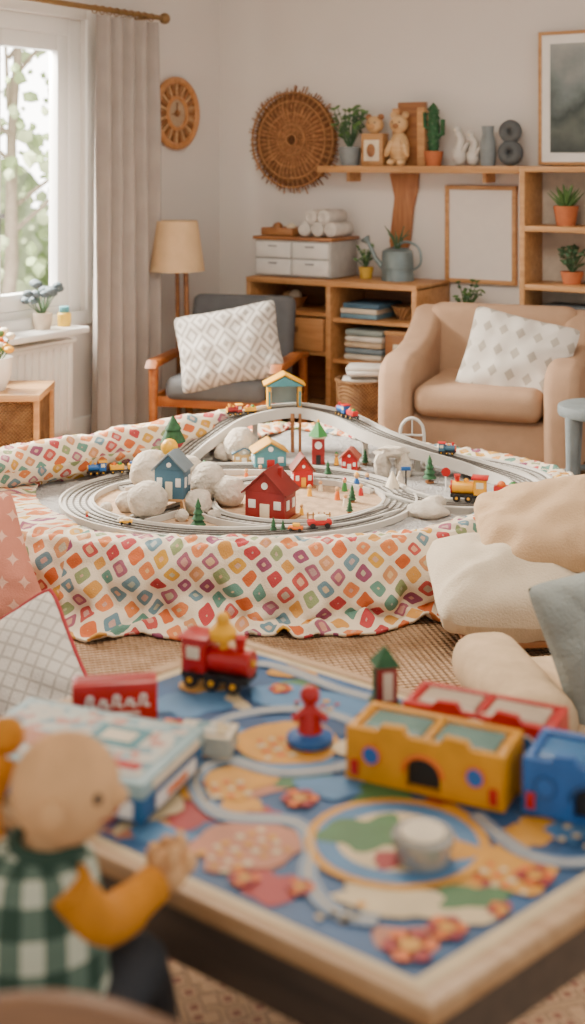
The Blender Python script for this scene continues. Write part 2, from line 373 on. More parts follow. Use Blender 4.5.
# ------------------------------------------------------------ floor lamp
b=B('floor_lamp',(-.60,6.75,0),0)
sh=mat('#d3b48c',.9,var=.05,bump=.1,bscale=200,name='lamp_shade_linen')
b.lathe([(.108,1.085),(.145,.825),(.142,.825),(.105,1.085)],sh,seg=40); b.sph((0,0,.93),.035,white)
b.tube([(-.115,-.02,0),(-.115,-.02,1.0)],.014,oakd,10); b.tube([(.07,-.02,0),(.045,0,.84)],.014,oakd,10); b.tube([(0,.12,0),(0,.02,.84)],.012,oakd,10)
b.tube([(-.115,-.02,.98),(0,0,.98)],.007,oakd,8); b.cyl((0,0,.86),.05,.02,oakd); b.cyl((0,0,.95),.012,.18,brass); b.done()
# ------------------------------------------------------------ back wall decor
ratd=mat('#7d5233',.85,var=.35,scale=60); ratl=mat('#a17247',.85,var=.35,scale=60)
b=B('woven_wall_basket',R(.53,.0,1.51),RZ)
b.lathe([(0,-.03),(.1,-.035),(.2,-.05),(.26,-.03),(.26,-.01),(0,-.005)],ratd,rot=(D(-90),0,0),c=(0,-.0,0))
for k in range(88):
    a=k*math.pi/44+random.uniform(-.02,.02); L=.295+random.uniform(-.02,.015)
    b.tube([(.03*math.cos(a),-.055,.03*math.sin(a)),(.18*math.cos(a),-.07,.18*math.sin(a)),(L*math.cos(a),-.035,L*math.sin(a))],[.004,.007,.004],(ratl,ratd)[k%2],5)
for r in (.03,.085,.15,.215,.262): b.tor((0,-.068+.05*(r-.15 if r>.15 else 0),0),r,.006,ratl,(D(90),0,0),40,6)
b.done()
b=B('floating_shelf',R(0,0),RZ); b.box((1.355,-.11,1.352),(1.14,.22,.036),oak,bev=.004)
for s in (.92,1.7): b.box((s,-.06,1.31),(.02,.12,.05),oak)
b.done()
def pot_plant(name,loc,rp,hp,hplant,pm,lm,kind='leafy',n=26,seed=1):
    random.seed(seed); b=B(name,loc,RZ)
    b.lathe([(0,0),(rp*.75,0),(rp,hp*.9),(rp,hp),(rp*.88,hp),(rp*.85,hp*.85),(0,hp*.85)],pm)
    if kind=='leafy':
        for k in range(n):
            a=random.uniform(0,6.28); r=rp*random.uniform(.2,1.5); h=hp+hplant*random.uniform(.25,1)
            p=Vector((r*math.cos(a),r*math.sin(a),h)); b.tube([(0,0,hp*.8),p*.6+Vector((0,0,hp*.4)),p],.0025,leafd,4)
            b.sph(p,(rp*.32,rp*.2,rp*.09),lm,(random.uniform(-.8,.8),random.uniform(-.8,.8),a),8,6)
            b.sph(p*.85+Vector((0,0,.01)),(rp*.3,rp*.2,rp*.08),leafd,(random.uniform(-.8,.8),random.uniform(-.8,.8),a+1),8,6)
    elif kind=='cactus':
        b.lathe([(0,hp*.8),(rp*.5,hp),(rp*.62,hp+hplant*.5),(rp*.45,hp+hplant*.9),(0,hp+hplant)],lm,seg=12)
        b.tube([(rp*.4,0,hp+hplant*.3),(rp*1.0,0,hp+hplant*.35),(rp*1.05,0,hp+hplant*.65)],rp*.25,lm,8); b.tube([(-rp*.4,0,hp+hplant*.45),(-rp*.95,0,hp+hplant*.5),(-rp*1.0,0,hp+hplant*.8)],rp*.22,lm,8)
        for k in range(40):
            a=k*2.4; z=hp+hplant*(.1+.8*k/40); b.sph((rp*.58*math.cos(a),rp*.58*math.sin(a),z),rp*.12,leafd,u=6,v=4)
    elif kind=='spiky':
        for k in range(n):
            a=k*2.4; q=.3+.7*k/n; b.tube([(0,0,hp*.8),(rp*.7*q*math.cos(a),rp*.7*q*math.sin(a),hp+hplant*(1.1-q)*.7),(rp*1.7*q*math.cos(a),rp*1.7*q*math.sin(a),hp+hplant*(1.15-q*.6))],[rp*.1,rp*.14,.001],lm,5)
    return b.done()
pot_plant('potted_plant',R(.93,.12,1.37),.062,.10,.22,greypot,leaf,n=38)
pot_plant('potted_cactus',R(1.42,.12,1.37),.05,.075,.25,terra,dgreen,'cactus')
b=B('wooden_bear_block',R(1.08,.12,1.37),RZ)
b.box((0,0,.085),(.13,.07,.17),oak,bev=.006); b.box((0,-.037,.08),(.09,.006,.11),cream,bev=.002); b.sph((0,-.045,.08),(.025,.01,.035),oakd)
b.sph((0,0,.215),(.05,.04,.047),pale); b.sph((-.036,0,.255),.018,oakd); b.sph((.036,0,.255),.018,oakd); b.sph((0,-.038,.205),(.02,.012,.015),oak); b.sph((-.018,-.036,.225),.005,black); b.sph((.018,-.036,.225),.005,black); b.done()
b=B('wooden_bear_figure',R(1.245,.13,1.37),RZ)
b.box((.035,.05,.165),(.16,.03,.33),oakd,bev=.005); b.box((.105,.03,.15),(.045,.05,.30),oak,bev=.004); b.box((-.055,.045,.15),(.04,.03,.30),oak,bev=.004)
b.sph((-.01,-.01,.09),(.055,.042,.09),pale); b.sph((-.01,-.015,.215),(.05,.043,.048),pale); b.sph((-.045,-.01,.262),.018,pale); b.sph((.025,-.01,.262),.018,pale)
b.sph((-.01,-.055,.205),(.018,.012,.014),oakd); b.sph((-.03,-.052,.225),.005,black); b.sph((.01,-.052,.225),.005,black)
b.sph((-.055,-.04,.09),(.018,.018,.05),pale,(0,.4,0)); b.sph((.035,-.04,.09),(.018,.018,.05),pale,(0,-.4,0)); b.sph((-.035,-.05,.018),(.022,.035,.02),pale); b.sph((.02,-.05,.018),(.022,.035,.02),pale); b.done()
b=B('ceramic_bird_figurine',R(1.60,.12,1.37),RZ)
wc=mat('#c9c5be',.5,var=.05)
for dx,k in ((-.035,1),(.04,.85)):
    b.sph((dx,0,.055*k),(.04*k,.035*k,.055*k),wc); b.tube([(dx,0,.09*k),(dx+.01,0,.14*k),(dx-.01,-.01,.18*k)],[.03*k,.022*k,.02*k],wc,10); b.sph((dx-.01,-.012,.185*k),.024*k,wc); b.cyl((dx-.01,-.038,.183*k),.008,.02,cream,r2=.001,rot=(D(90),0,0)); b.sph((dx+.03,.0,.08*k),(.012,.03,.05),wc,(0,.5,0))
b.done()
b=B('grey_vase',R(1.72,.12,1.37),RZ); b.lathe([(0,0),(.035,0),(.042,.06),(.04,.12),(.028,.16),(.032,.2),(.027,.2),(.022,.16),(0,.15)],greypot); b.done()
b=B('figure_eight_sculpture',R(1.84,.12,1.37),RZ); gd=mat('#505456',.6)
b.tor((0,0,.066),.038,.028,gd,(D(90),0,0),28,12); b.tor((0,0,.170),.034,.026,gd,(D(90),0,0),28,12); b.cyl((0,.012,.066),.03,.02,gd,rot=(D(90),0,0)); b.cyl((0,.012,.170),.03,.02,gd,rot=(D(90),0,0)); b.done()
b=B('wooden_paddle_board',R(1.20,0,0),RZ)
b.prism([(-.075,.93),(-.085,.97),(-.055,1.2),(-.085,1.33),(.085,1.33),(.08,1.25),(.055,1.15),(.035,.96),(.015,.93)],-.027,-.001,wood('#8f5832','#b07648',axis='Z'),'y',bev=.005); b.done()
def frame(name,s0,s1,za,zb,w,m,inner,t=.0,d=.03,matw=0,pic=None,lean=0):
    b=B(name,R((s0+s1)/2,t,za),(lean,0,RZ)); W=s1-s0; H=zb-za
    for x in (-W/2+w/2,W/2-w/2): b.box((x,-d/2,H/2),(w,d,H),m,bev=.003)
    for z in (w/2,H-w/2): b.box((0,-d/2,z),(W-2*w,d,w),m,bev=.003)
    b.box((0,-d/2+.003,H/2),(W-2*w,d*.5,H-2*w),inner)
    if pic:
        pw=W-2*w-2*matw; ph=H-2*w-2*matw; b.box((0,-d*.78,H/2),(pw,.003,ph),pic)
    return b.done()
frame('blank_picture_frame',1.44,1.83,.77,1.27,.022,oak,mat('#e3ded8',.8,var=.02))
def landscape():
    m,nt,p=_base('landscape_print',.5); g=NG(nt); v,x,y,z=g.coords('Object',1)
    n=nt.nodes.new('ShaderNodeTexNoise'); n.inputs['Scale'].default_value=5; n.inputs['Detail'].default_value=6; nt.links.new(v,n.inputs['Vector'])
    f=g.m('ADD',g.m('MULTIPLY',z,1.5),g.m('MULTIPLY',g.m('SUBTRACT',n.outputs['Fac'],.5),.9))
    r=nt.nodes.new('ShaderNodeValToRGB'); e=r.color_ramp.elements; e[0].color=hx('#333b3a'); e[1].position=.9; e[1].color=hx('#9da1a0')
    for pp,cc in ((.25,'#59625c'),(.42,'#34413f'),(.6,'#6d7a7b')): k=e.new(pp); k.color=hx(cc)
    nt.links.new(f,r.inputs['Fac']); nt.links.new(r.outputs['Color'],p.inputs['Base Color']); return m
frame('landscape_picture',1.96,2.55,1.375,2.03,.016,oak,white,t=.03,matw=.045,pic=landscape())
b=B('sideboard',R(0,0.006),RZ)
s0,s1,d,h=.45,1.46,.39,.78; th=.028; oc=wood('#a67342','#bf8c58')
b.box(((s0+s1)/2,-d/2,h-th/2),(s1-s0,d,th),oc,bev=.003); b.box(((s0+s1)/2,-d/2,.08),(s1-s0,d,th),oc)
for s in (s0+th/2,.955,s1-th/2): b.box((s,-d/2,(h+.06)/2),(th,d-.004,h-.09),oc,bev=.003)
b.box(((s0+s1)/2,-.012,.43),(s1-s0-.02,.016,.68),wood('#6e4526','#865732'))
b.box((.705,-d/2+.01,.40),(.47,d-.03,.02),oc); b.box((.705,-d/2+.01,.60),(.47,d-.03,.018),oc); b.box((1.195,-d/2+.01,.58),(.45,d-.03,.02),oc); b.box((1.195,-d/2+.01,.37),(.45,d-.03,.02),oc)
for s in (s0+.04,s1-.04):
    for y in (-.04,-d+.04): b.box((s,y,.035),(.04,.04,.07),oakd)
b.done()
wick=weave('wicker_weave','#6f4828','#b08453',60,'Object',.9)
b=B('wicker_drawer',R(.72,.235,.41),RZ); b.box((0,0,.085),(.40,.30,.17),wood('#a87444','#c08a57'),bev=.01); b.box((0,-.155,.11),(.1,.01,.03),walnut,bev=.004); b.done()
random.seed(3)
b=B('folded_linens',R(1.14,.23,.38),RZ)
for k,cc in enumerate(('#c9bfae','#6f7d86','#b9a488','#d3ccc0','#88938f')): b.box((random.uniform(-.01,.01),0,.016+k*.031),(.22,.26,.029),mat(cc,.9),bev=.012)
b.done()
b=B('storage_box',R(1.33,.22,.38),RZ); b.box((0,0,.07),(.15,.24,.14),oakd,bev=.006); b.box((0,0,.15),(.155,.245,.02),oak,bev=.004); b.box((0,-.125,.08),(.05,.006,.03),cream,bev=.002); b.done()
b=B('stack_of_books',R(1.12,.23,.59),RZ)
for k,cc in enumerate(('#5f8091','#c9bda8','#3f5f74')): b.box((random.uniform(-.01,.01),0,.014+k*.026),(.21,.25,.024),mat(cc,.6),bev=.002)
b.done()
b=B('woven_bowl',R(1.33,.23,.59),RZ); b.lathe([(0,0),(.05,0),(.085,.07),(.078,.07),(.045,.012),(0,.012)],wick); b.done()
b=B('wooden_bowl',R(.62,.2,.609),RZ); b.lathe([(0,0),(.05,0),(.085,.06),(.078,.06),(.045,.012),(0,.012)],oakd); b.sph((.02,0,.06),.035,cream); b.sph((-.03,0,.055),.03,pale); b.done()
b=B('small_drawer_chest',R(.70,.19,.78),RZ)
wd=mat('#d3d1cd',.5,var=.03)
b.box((0,0,.10),(.47,.28,.19),mat('#a9a7a3',.6),bev=.005); b.box((0,0,.205),(.49,.30,.018),oakd,bev=.003)
for x in (-.115,.115):
    for z in (.055,.145): b.box((x,-.143,z),(.216,.016,.080),wd,bev=.004); b.box((x,-.154,z+.02),(.05,.008,.008),grey)
b.done()
b=B('wooden_tray',R(.57,.19,.995),RZ)
b.box((0,0,.008),(.20,.18,.014),oakd,bev=.003)
for y in (-.085,.085): b.box((0,y,.022),(.20,.012,.04),oakd,bev=.003)
for x in (-.095,.095): b.box((x,0,.022),(.012,.17,.04),oakd,bev=.003)
b.sph((-.05,0,.04),.028,oakd); b.sph((.03,.01,.038),.026,cream); b.done()
b=B('rolled_towels',R(.83,.2,.995),RZ); tw=mat('#cac5be',.95,bump=.5,bscale=150)
for x,z in ((-.08,.04),(0,.04),(.08,.04),(-.04,.105),(.04,.105)): b.cyl((x,0,z),.039,.2,tw,rot=(D(90),0,0),bev=.012); b.tor((x,-.1,z),.022,.006,tw,(D(90),0,0),16,6)
b.done()
pot_plant('potted_herb',R(1.05,.16,.78),.04,.06,.12,mat('#c9a13c',.6),leaf,n=20,seed=4)
b=B('watering_can',R(1.24,.17,.78),(0,0,RZ)); zinc=mat('#77878a',.4,.35)
b.lathe([(0,0),(.085,0),(.08,.15),(.06,.165),(.055,.165),(.055,.15),(0,.15)],zinc); b.tor((0,0,.06),.084,.004,zinc)
b.tube([(-.07,0,.05),(-.13,0,.11),(-.17,0,.19)],[.018,.013,.01],zinc,10); b.cyl((-.18,0,.20),.012,.03,zinc,r2=.028,rot=(0,D(-40),0))
b.tube(cat([(.075,0,.05),(.13,0,.09),(.12,0,.17),(.05,0,.2),(-.02,0,.17)],False,8),.007,zinc,8)
for k in range(9):
    a=k*.7; b.tube([(0,0,.14),(.03*math.cos(a),.03*math.sin(a),.22),(.07*math.cos(a),.05*math.sin(a),.24+.02*(k%3))],[.003,.004,.002],leafd,5)
b.done()
b=B('side_table',R(1.68,.16),RZ); b.box((0,0,.545),(.26,.24,.025),white,bev=.004)
for x in (-.11,.11):
    for y in (-.1,.1): b.box((x,y,.267),(.025,.025,.53),white)
b.box((0,0,.3),(.24,.22,.02),white); b.done()
pot_plant('potted_pilea',R(1.62,.15,.5575),.055,.10,.14,mat('#c0b8ae',.8),leaf,n=22,seed=8)
b=B('wicker_box',R(1.70,.15,.31),RZ); b.box((0,0,.06),(.15,.17,.12),wick,bev=.01); b.box((0,0,.125),(.155,.175,.015),oakd,bev=.004); b.done()
b=B('bookcase',R(0,0.003),RZ)
s0,s1,d,h=1.94,2.95,.25,1.37
for s in (s0+.014,2.44,s1-.014): b.box((s,-d/2-.001,h/2),(.028,d,h),oak,bev=.003)
for z in (.06,.36,.58,.79,1.07,1.356): b.box(((s0+s1)/2,-d/2-.001,z),(s1-s0-.01,d-.004,.028),oak,bev=.003)
b.box(((s0+s1)/2,-.01,h/2),(s1-s0-.03,.014,h-.03),mat('#c4b8a7',.8)); b.done()
pot_plant('potted_aloe',R(2.13,.13,1.084),.06,.095,.11,terra,leaf,'spiky',18)
pot_plant('potted_ivy',R(2.16,.13,.804),.055,.06,.12,terra,leafd,n=26,seed=11)
pot_plant('potted_succulent',R(2.32,.13,1.084),.05,.08,.12,greypot,leaf,n=20,seed=12)
b=B('stack_of_magazines',R(2.17,.125,.594),RZ)
for k in range(6): b.box((random.uniform(-.01,.01),0,.01+k*.018),(.28,.2,.016),mat(('#3a3d40','#c9c2b6','#5a6064')[k%3],.6),bev=.002)
b.done()

# ------------------------------------------------------------ chairs
greyfab=mat('#5f6164',.95,var=.08,bump=.3,bscale=200,name='grey_upholstery')
b=B('wooden_arm_chair',(-.31,6.45,0),D(-14)); ow=wood('#8d4a1c','#b06b35')
b.box((0,-.02,.30),(.50,.52,.11),greyfab,bev=.04,seg=4); b.box((0,.22,.49),(.54,.10,.44),greyfab,(D(-14),0,0),bev=.04,seg=4)
for x in (-.31,.31):
    b.prism([(-.30,.40),(-.27,.435),(.1,.44),(.28,.42),(.28,.395),(.1,.41),(-.26,.40)],x-.03,x+.03,ow,'x',bev=.006)
    b.tube([(x,-.26,0),(x,-.25,.41)],[.018,.024],ow,10); b.tube([(x,.30,0),(x,.25,.42)],[.018,.024],ow,10); b.box((x,0,.24),(.025,.5,.05),ow,bev=.006)
b.box((0,-.24,.235),(.6,.03,.05),ow,bev=.005); b.box((0,.24,.235),(.6,.03,.05),ow,bev=.005); b.done()
latg=fabric_chevron('pillow_grey_chevron',9,'#cec9c2','#9f9992')
b=B('throw_pillow',(-.305,6.24,.505),(D(70),D(-11),D(-4))); b.pillow(.26,.195,.085,latg,seed=2); b.done()
acm=mat('#ad8c70',.95,var=.05,bump=.25,bscale=200,name='armchair_fabric')
b=B('armchair',(.90,5.87,0),D(-20))
b.box((0,.02,.19),(.80,.66,.20),acm,bev=.04,seg=4); b.box((0,-.08,.355),(.56,.56,.14),acm,bev=.055,seg=5)
b.box((0,.27,.47),(.72,.15,.50),acm,(D(-8),0,0),bev=.07,seg=5)
for sx in (-1,1):
    b.prism([(-.36,.08),(-.375,.30),(-.37,.46),(-.33,.52),(-.25,.545),(-.10,.55),(.05,.58),(.18,.64),(.28,.70),(.34,.70),(.37,.60),(.35,.08)],sx*.36-.075,sx*.36+.075,acm,'x',bev=.045,seg=5)
for x in (-.36,.36):
    for y in (-.28,.28): b.cyl((x,y,.045),.018,.09,oakd,r2=.024)
b.done()
latp=fabric_chevron('pillow_cream_lattice',13,'#d6cfc5','#aea598',k=1.0,th=.70)
b=B('throw_pillow',(.985,5.70,.53),(D(66),D(11),D(-22))); b.pillow(.245,.20,.085,latp,seed=5); b.done()
b=B('laundry_basket',(.335,6.15,0),0)
b.lathe([(0,0),(.11,0),(.125,.2),(.13,.36),(.12,.36),(.115,.2),(.10,.02),(0,.02)],wick); b.tor((0,0,.36),.126,.01,wick)
for k in range(7): b.box((random.uniform(-.02,.02),random.uniform(-.02,.02),.30+.02*k),(.17,.15,.022),mat(('#c4bfb6','#8f8e8c','#d0cbc3')[k%3],.95),(0,0,random.uniform(-.3,.3)),bev=.01)
b.done()
b=B('round_stool',(1.18,5.04,0),0); sg=mat('#767f81',.7,bump=.2)
b.cyl((0,0,.43),.150,.045,sg,bev=.012,seg=36)
for k in range(4):
    a=k*math.pi/2+.5; x,y=math.cos(a),math.sin(a); b.tube([(x*.12,y*.12,.42),(x*.125,y*.125,.2),(x*.13,y*.13,0)],[.03,.022,.018],sg,10)
b.tor((0,0,.18),.12,.012,sg); b.done()
b=B('wicker_cabinet',(-1.245,5.60,0),0)
b.box((0,0,.405),(.38,.36,.03),wood('#b98a58','#cfa472'),bev=.004); b.box((0,0,.205),(.34,.32,.37),wick,bev=.008)
for x in (-.175,.175):
    for y in (-.165,.165): b.box((x,y,.195),(.025,.025,.39),oak,bev=.003)
b.box((0,-.165,.03),(.35,.012,.012),oak)
b.done()
b=B('flower_planter',(-1.275,5.54,.42),0)
b.lathe([(0,0),(.05,0),(.075,.06),(.08,.14),(.072,.14),(.065,.06),(0,.05)],white)
random.seed(5)
for k in range(22):
    a=k*2.4; r=.03+.07*random.random(); h=.17+.08*random.random(); p=(r*math.cos(a),r*math.sin(a),h)
    b.tube([(0,0,.08),p],.003,leafd,4); b.sph(p,(.022,.022,.016),(cream,yellow,leaf,orange)[k%4],u=8,v=6)
b.done()

# ------------------------------------------------------------ rugs
b=B('jute_rug',(0,0,0),0)
b.box((.15,4.3,.006),(2.5,3.9,.012),weave('jute_weave','#946f4b','#be9a76',38,'Object',1.0)); b.done()
def ornate():
    m,nt,p=_base('patterned_rug',.95); g=NG(nt); v,x,y,z=g.coords('Object',30,.7)
    vo=nt.nodes.new('ShaderNodeTexVoronoi'); vo.distance='CHEBYCHEV'; vo.inputs['Randomness'].default_value=.5; vo.inputs['Scale'].default_value=1; nt.links.new(v,vo.inputs['Vector'])
    r=nt.nodes.new('ShaderNodeValToRGB'); r.color_ramp.interpolation='CONSTANT'; e=r.color_ramp.elements
    e[0].color=hx('#7c5543'); e[1].position=.22; e[1].color=hx('#a58566')
    for pp,cc in ((.38,'#6f5846'),(.46,'#987b5d')): k=e.new(pp); k.color=hx(cc)
    nt.links.new(vo.outputs['Distance'],r.inputs['Fac']); nt.links.new(r.outputs['Color'],p.inputs['Base Color']); g.bumpnoise(p,90,.6); return m
b=B('patterned_rug',(0,0,0),0); b.box((.05,1.65,.006),(1.9,1.36,.012),ornate()); b.done()

# ------------------------------------------------------------ play platform + blanket
ZT=.22
outl=[(-.67,4.00),(-.1,3.945),(.33,4.00),(.56,4.15),(.79,4.42),(.98,4.66),(1.0,4.86),(.86,5.07),(.66,5.22),(.42,5.38),(.20,5.62),(-.02,5.72),(-.25,5.58),(-.60,5.22),(-1.04,4.78),(-1.07,4.50),(-.92,4.22)]
oc=cat([(x,y,0) for x,y in outl],True,24)
def resamp(pts,n):
    L=[0]; m=len(pts)
    for i in range(m): L.append(L[-1]+(pts[(i+1)%m]-pts[i]).length)
    out=[]; j=0
    for k in range(n):
        d=L[-1]*k/n
        while L[j+1]<d: j+=1
        out.append(pts[j].lerp(pts[(j+1)%m],(d-L[j])/(L[j+1]-L[j])))
    return out,L[-1]
NP=640
oc,PL=resamp(oc,NP)
nor=[]
for i in range(NP):
    d=(oc[(i+6)%NP]-oc[(i-6)%NP]).normalized(); nor.append(Vector((d.y,-d.x,0)))
matm=mat('#a5a29f',.98,var=.16,scale=45,bump=1.0,bscale=110,name='play_mat_fleece')
b=B('train_play_table',(0,0,0),0)
b.prism([tuple((oc[i]-nor[i]*.03)[:2]) for i in range(0,NP,4)],.012,.205,oak); b.prism([tuple((oc[i]-nor[i]*.015)[:2]) for i in range(0,NP,4)],.205,ZT-.001,matm); b.done()
b=B('fleece_play_mat',(0,0,0),0); cc0=Vector((-.05,4.7,0))
def mfn(a,c):
    i=int(round(a*NP/2))*2%NP; q=cc0.lerp(oc[i]-nor[i]*.03,max(c,.002)); w=max(0,(c-.60)/.40)
    z=ZT+.0005+w*.013*abs(noise.noise(Vector((q.x*9,q.y*9,0))))*2*(1 if c<.97 else .3)+.003*noise.noise(Vector((q.x*30,q.y*30,1)))*w
    return Vector((q.x,q.y,z))
b.surf(mfn,NP//2,60,matm,True); b.done(180)
cols=['#c2602f','#c88f45','#ad3b3e','#5c8576','#ca763f','#838f62','#d07a48','#874660','#c59236','#64818b','#bf8558','#b24a44','#99586a']
patch=fabric_patch('patchwork_cotton',19,.70,'#dfcfb5',cols)
prof=[(-.07,ZT+.008),(-.035,ZT+.017),(0,ZT+.020),(.028,ZT+.010),(.055,ZT-.025),(.074,.150),(.086,.105),(.100,.065),(.120,.038),(.148,.025),(.180,.020)]
pl=[0]
for p,q in zip(prof,prof[1:]): pl.append(pl[-1]+math.hypot(q[0]-p[0],q[1]-p[1]))
def bfn(a,c):
    i=int(round(a*NP))%NP; j=c*(len(prof)-1); k=min(int(j),len(prof)-2); f=j-k
    o=prof[k][0]*(1-f)+prof[k+1][0]*f; z=prof[k][1]*(1-f)+prof[k+1][1]*f
    w=max(0,min(1,(c-.22)/.45))
    ph=2*math.pi*a; cx,sx=math.cos(ph),math.sin(ph)
    front=max(0,-nor[i].y); left=max(0,-nor[i].x)
    if o<0: o*=1+1.6*left
    fold=1.3*noise.noise(Vector((cx*5,sx*5,c*2.2)))+.9*noise.noise(Vector((cx*11,sx*11,c*4.0+9)))+.35*noise.noise(Vector((cx*24,sx*24,c*8+4)))
    o+=w*.062*fold*(1-.35*max(0,(c-.8)/.2))+.01*w
    hem=max(0,(c-.72)/.28); o+=hem*(.07*noise.noise(Vector((cx*3.2,sx*3.2,4)))+.10*left*front)
    back=max(0,nor[i].y)+max(0,nor[i].x)*.7; o*=1-.5*min(1,back)*(1 if o>0 else 0)
    z+=.055*max(0,noise.noise(Vector((cx*15+o*8,sx*15,c*7))))*max(0,(c-.5)/.5)+(.018*abs(noise.noise(Vector((cx*16,sx*16,2+c*9)))) if c<.35 else 0)
    x=oc[i]+nor[i]*o
    return Vector((x.x,x.y,max(z,.0205)))
def uvb(a,c):
    j=c*(len(prof)-1); k=min(int(j),len(prof)-2); f=j-k
    return (a*PL,pl[k]*(1-f)+pl[k+1]*f)
b=B('patchwork_blanket',(0,0,0),0)
b.surf(bfn,NP,60,patch,True,uvb)
o=b.done(180); so=o.modifiers.new('thick','SOLIDIFY'); so.thickness=.008; so.offset=0
b=B('rolled_blanket',(0,0,0),0)
path=cat([(-1.20,4.50,.30),(-.95,4.68,.305),(-.62,4.98,.305),(-.24,5.36,.30)],False,14)
def rollf(a,c):
    i=min(int(a*(len(path)-1)),len(path)-1); p=path[i]; q=path[min(i+1,len(path)-1)]; pp=path[max(i-1,0)]
    d=(q-pp).normalized(); lat=Vector((d.y,-d.x,0)).normalized(); up=Vector((0,0,1)); th=c*2*math.pi
    r=.074+.018*noise.noise(Vector((a*9,math.cos(th)*1.5,math.sin(th)*1.5)))+.010*noise.noise(Vector((a*25,math.cos(th)*3,math.sin(th)*3)))
    if a<.001 or a>.999: r*=.85
    return p+lat*r*math.cos(th)+up*r*math.sin(th)
b.surf(rollf,len(path)-1,40,patch,False,lambda a,c:(a*1.3,c*.5))
for e,i in ((path[0],0),(path[-1],1)):
    d=(path[1]-path[0]).normalized() if i==0 else (path[-1]-path[-2]).normalized()
    q=d.to_track_quat('Z','Y').to_euler()
    for r in (.066,.048,.03,.012): b.tor(e,r,.010,cream,tuple(q),24,6)
b.done()

# ------------------------------------------------------------ track
trm=trackmat(); railm=mat('#5f5b56',.4); side=mat('#d0cbc2',.5,var=.05)
def track(name,pts,closed,w=.10,per=14,thick=.012,walls=False):
    p=cat(pts,closed,per); b=B(name,(0,0,0),0)
    b.sweep([(-w/2,-thick),(w/2,-thick),(w/2,0),(-w/2,0)],p,trm,closed)
    for o_ in (-.30,-.10,.10,.30) if w>.09 else (-.22,.22):
        b.sweep([(o_*w-.0026,.0005),(o_*w+.0026,.0005),(o_*w+.0026,.0045),(o_*w-.0026,.0045)],p,railm,closed)
    for sg_ in (-1,1):
        b.sweep([(sg_*w/2-.004,-thick),(sg_*w/2+.004,-thick),(sg_*w/2+.004,.008),(sg_*w/2-.004,.008)],p,side,closed)
    if walls:
        for sg_ in (-1,1): b.sweep([(sg_*w/2-.004,-.03),(sg_*w/2+.005,-.03),(sg_*w/2+.005,.012),(sg_*w/2-.004,.012)],p,side,closed)
    return b,p
TZ=ZT+.0165
def ell(cx,cy,rx,ry,n=16,z=TZ,ph=0): return [(cx+rx*math.cos(2*math.pi*i/n+ph),cy+ry*math.sin(2*math.pi*i/n+ph),z) for i in range(n)]
sand=mat('#bb9c7c',.95,var=.22,scale=30,bump=.6,bscale=160,name='play_sand_felt')
b=B('sand_play_mat',(0,0,0),0); b.prism([(-.17+.52*math.cos(a/30*math.pi),4.47+.42*math.sin(a/30*math.pi)) for a in range(60)],ZT+.0022,ZT+.0040,sand); b.done()
b,_=track('toy_train_track',ell(-.185,4.475,.555,.435),True,.11); b.done()
b,_=track('toy_train_track',[(.33,4.33,TZ+.001),(.15,4.17,TZ+.001),(-.06,4.14,TZ+.001),(-.25,4.25,TZ+.001),(-.30,4.46,TZ+.001),(-.22,4.64,TZ+.001),(-.03,4.74,TZ+.001),(.16,4.72,TZ+.001),(.30,4.60,TZ+.001)],False,.075); b.done()
b,_=track('toy_train_track',[(-.61,4.62,TZ+.001),(-.46,4.70,TZ+.001),(-.30,4.62,TZ+.001),(-.34,4.40,TZ+.001),(-.50,4.20,TZ+.001)],False,.07); b.done()
bp=[(-.62,4.82,TZ+.004),(-.47,4.95,.245),(-.36,5.10,.30),(-.22,5.24,.360),(0,5.32,.385),(.19,5.20,.375),(.33,4.98,.35),(.50,4.88,.31),(.70,4.82,.262),(.83,4.66,TZ+.006),(.78,4.46,TZ+.003),(.62,4.36,TZ+.002),(.46,4.40,TZ+.002),(.36,4.52,TZ+.004)]
b,p=track('toy_train_bridge',bp,False,.10,12,walls=True)
for k in range(26,len(p)-42,14):
    q=p[k]
    if q.z>.28:
        b.box((q.x,q.y,(q.z-.012+ZT)/2),(.022,.022,q.z-.014-ZT),side,bev=.004); b.box((q.x,q.y,ZT+.006),(.05,.05,.012),side,bev=.003)
b.tube([(.0,5.25,.375),(.0,5.25,ZT)],.008,oakd,8); b.tube([(.03,5.25,.375),(.03,5.25,ZT)],.006,oakd,8)
b.done()
b,_=track('toy_train_track',[(.42,5.16,TZ),(.62,5.08,TZ),(.80,4.96,TZ),(.90,4.80,TZ),(.89,4.62,TZ),(.80,4.52,TZ)],False,.07); b.done()

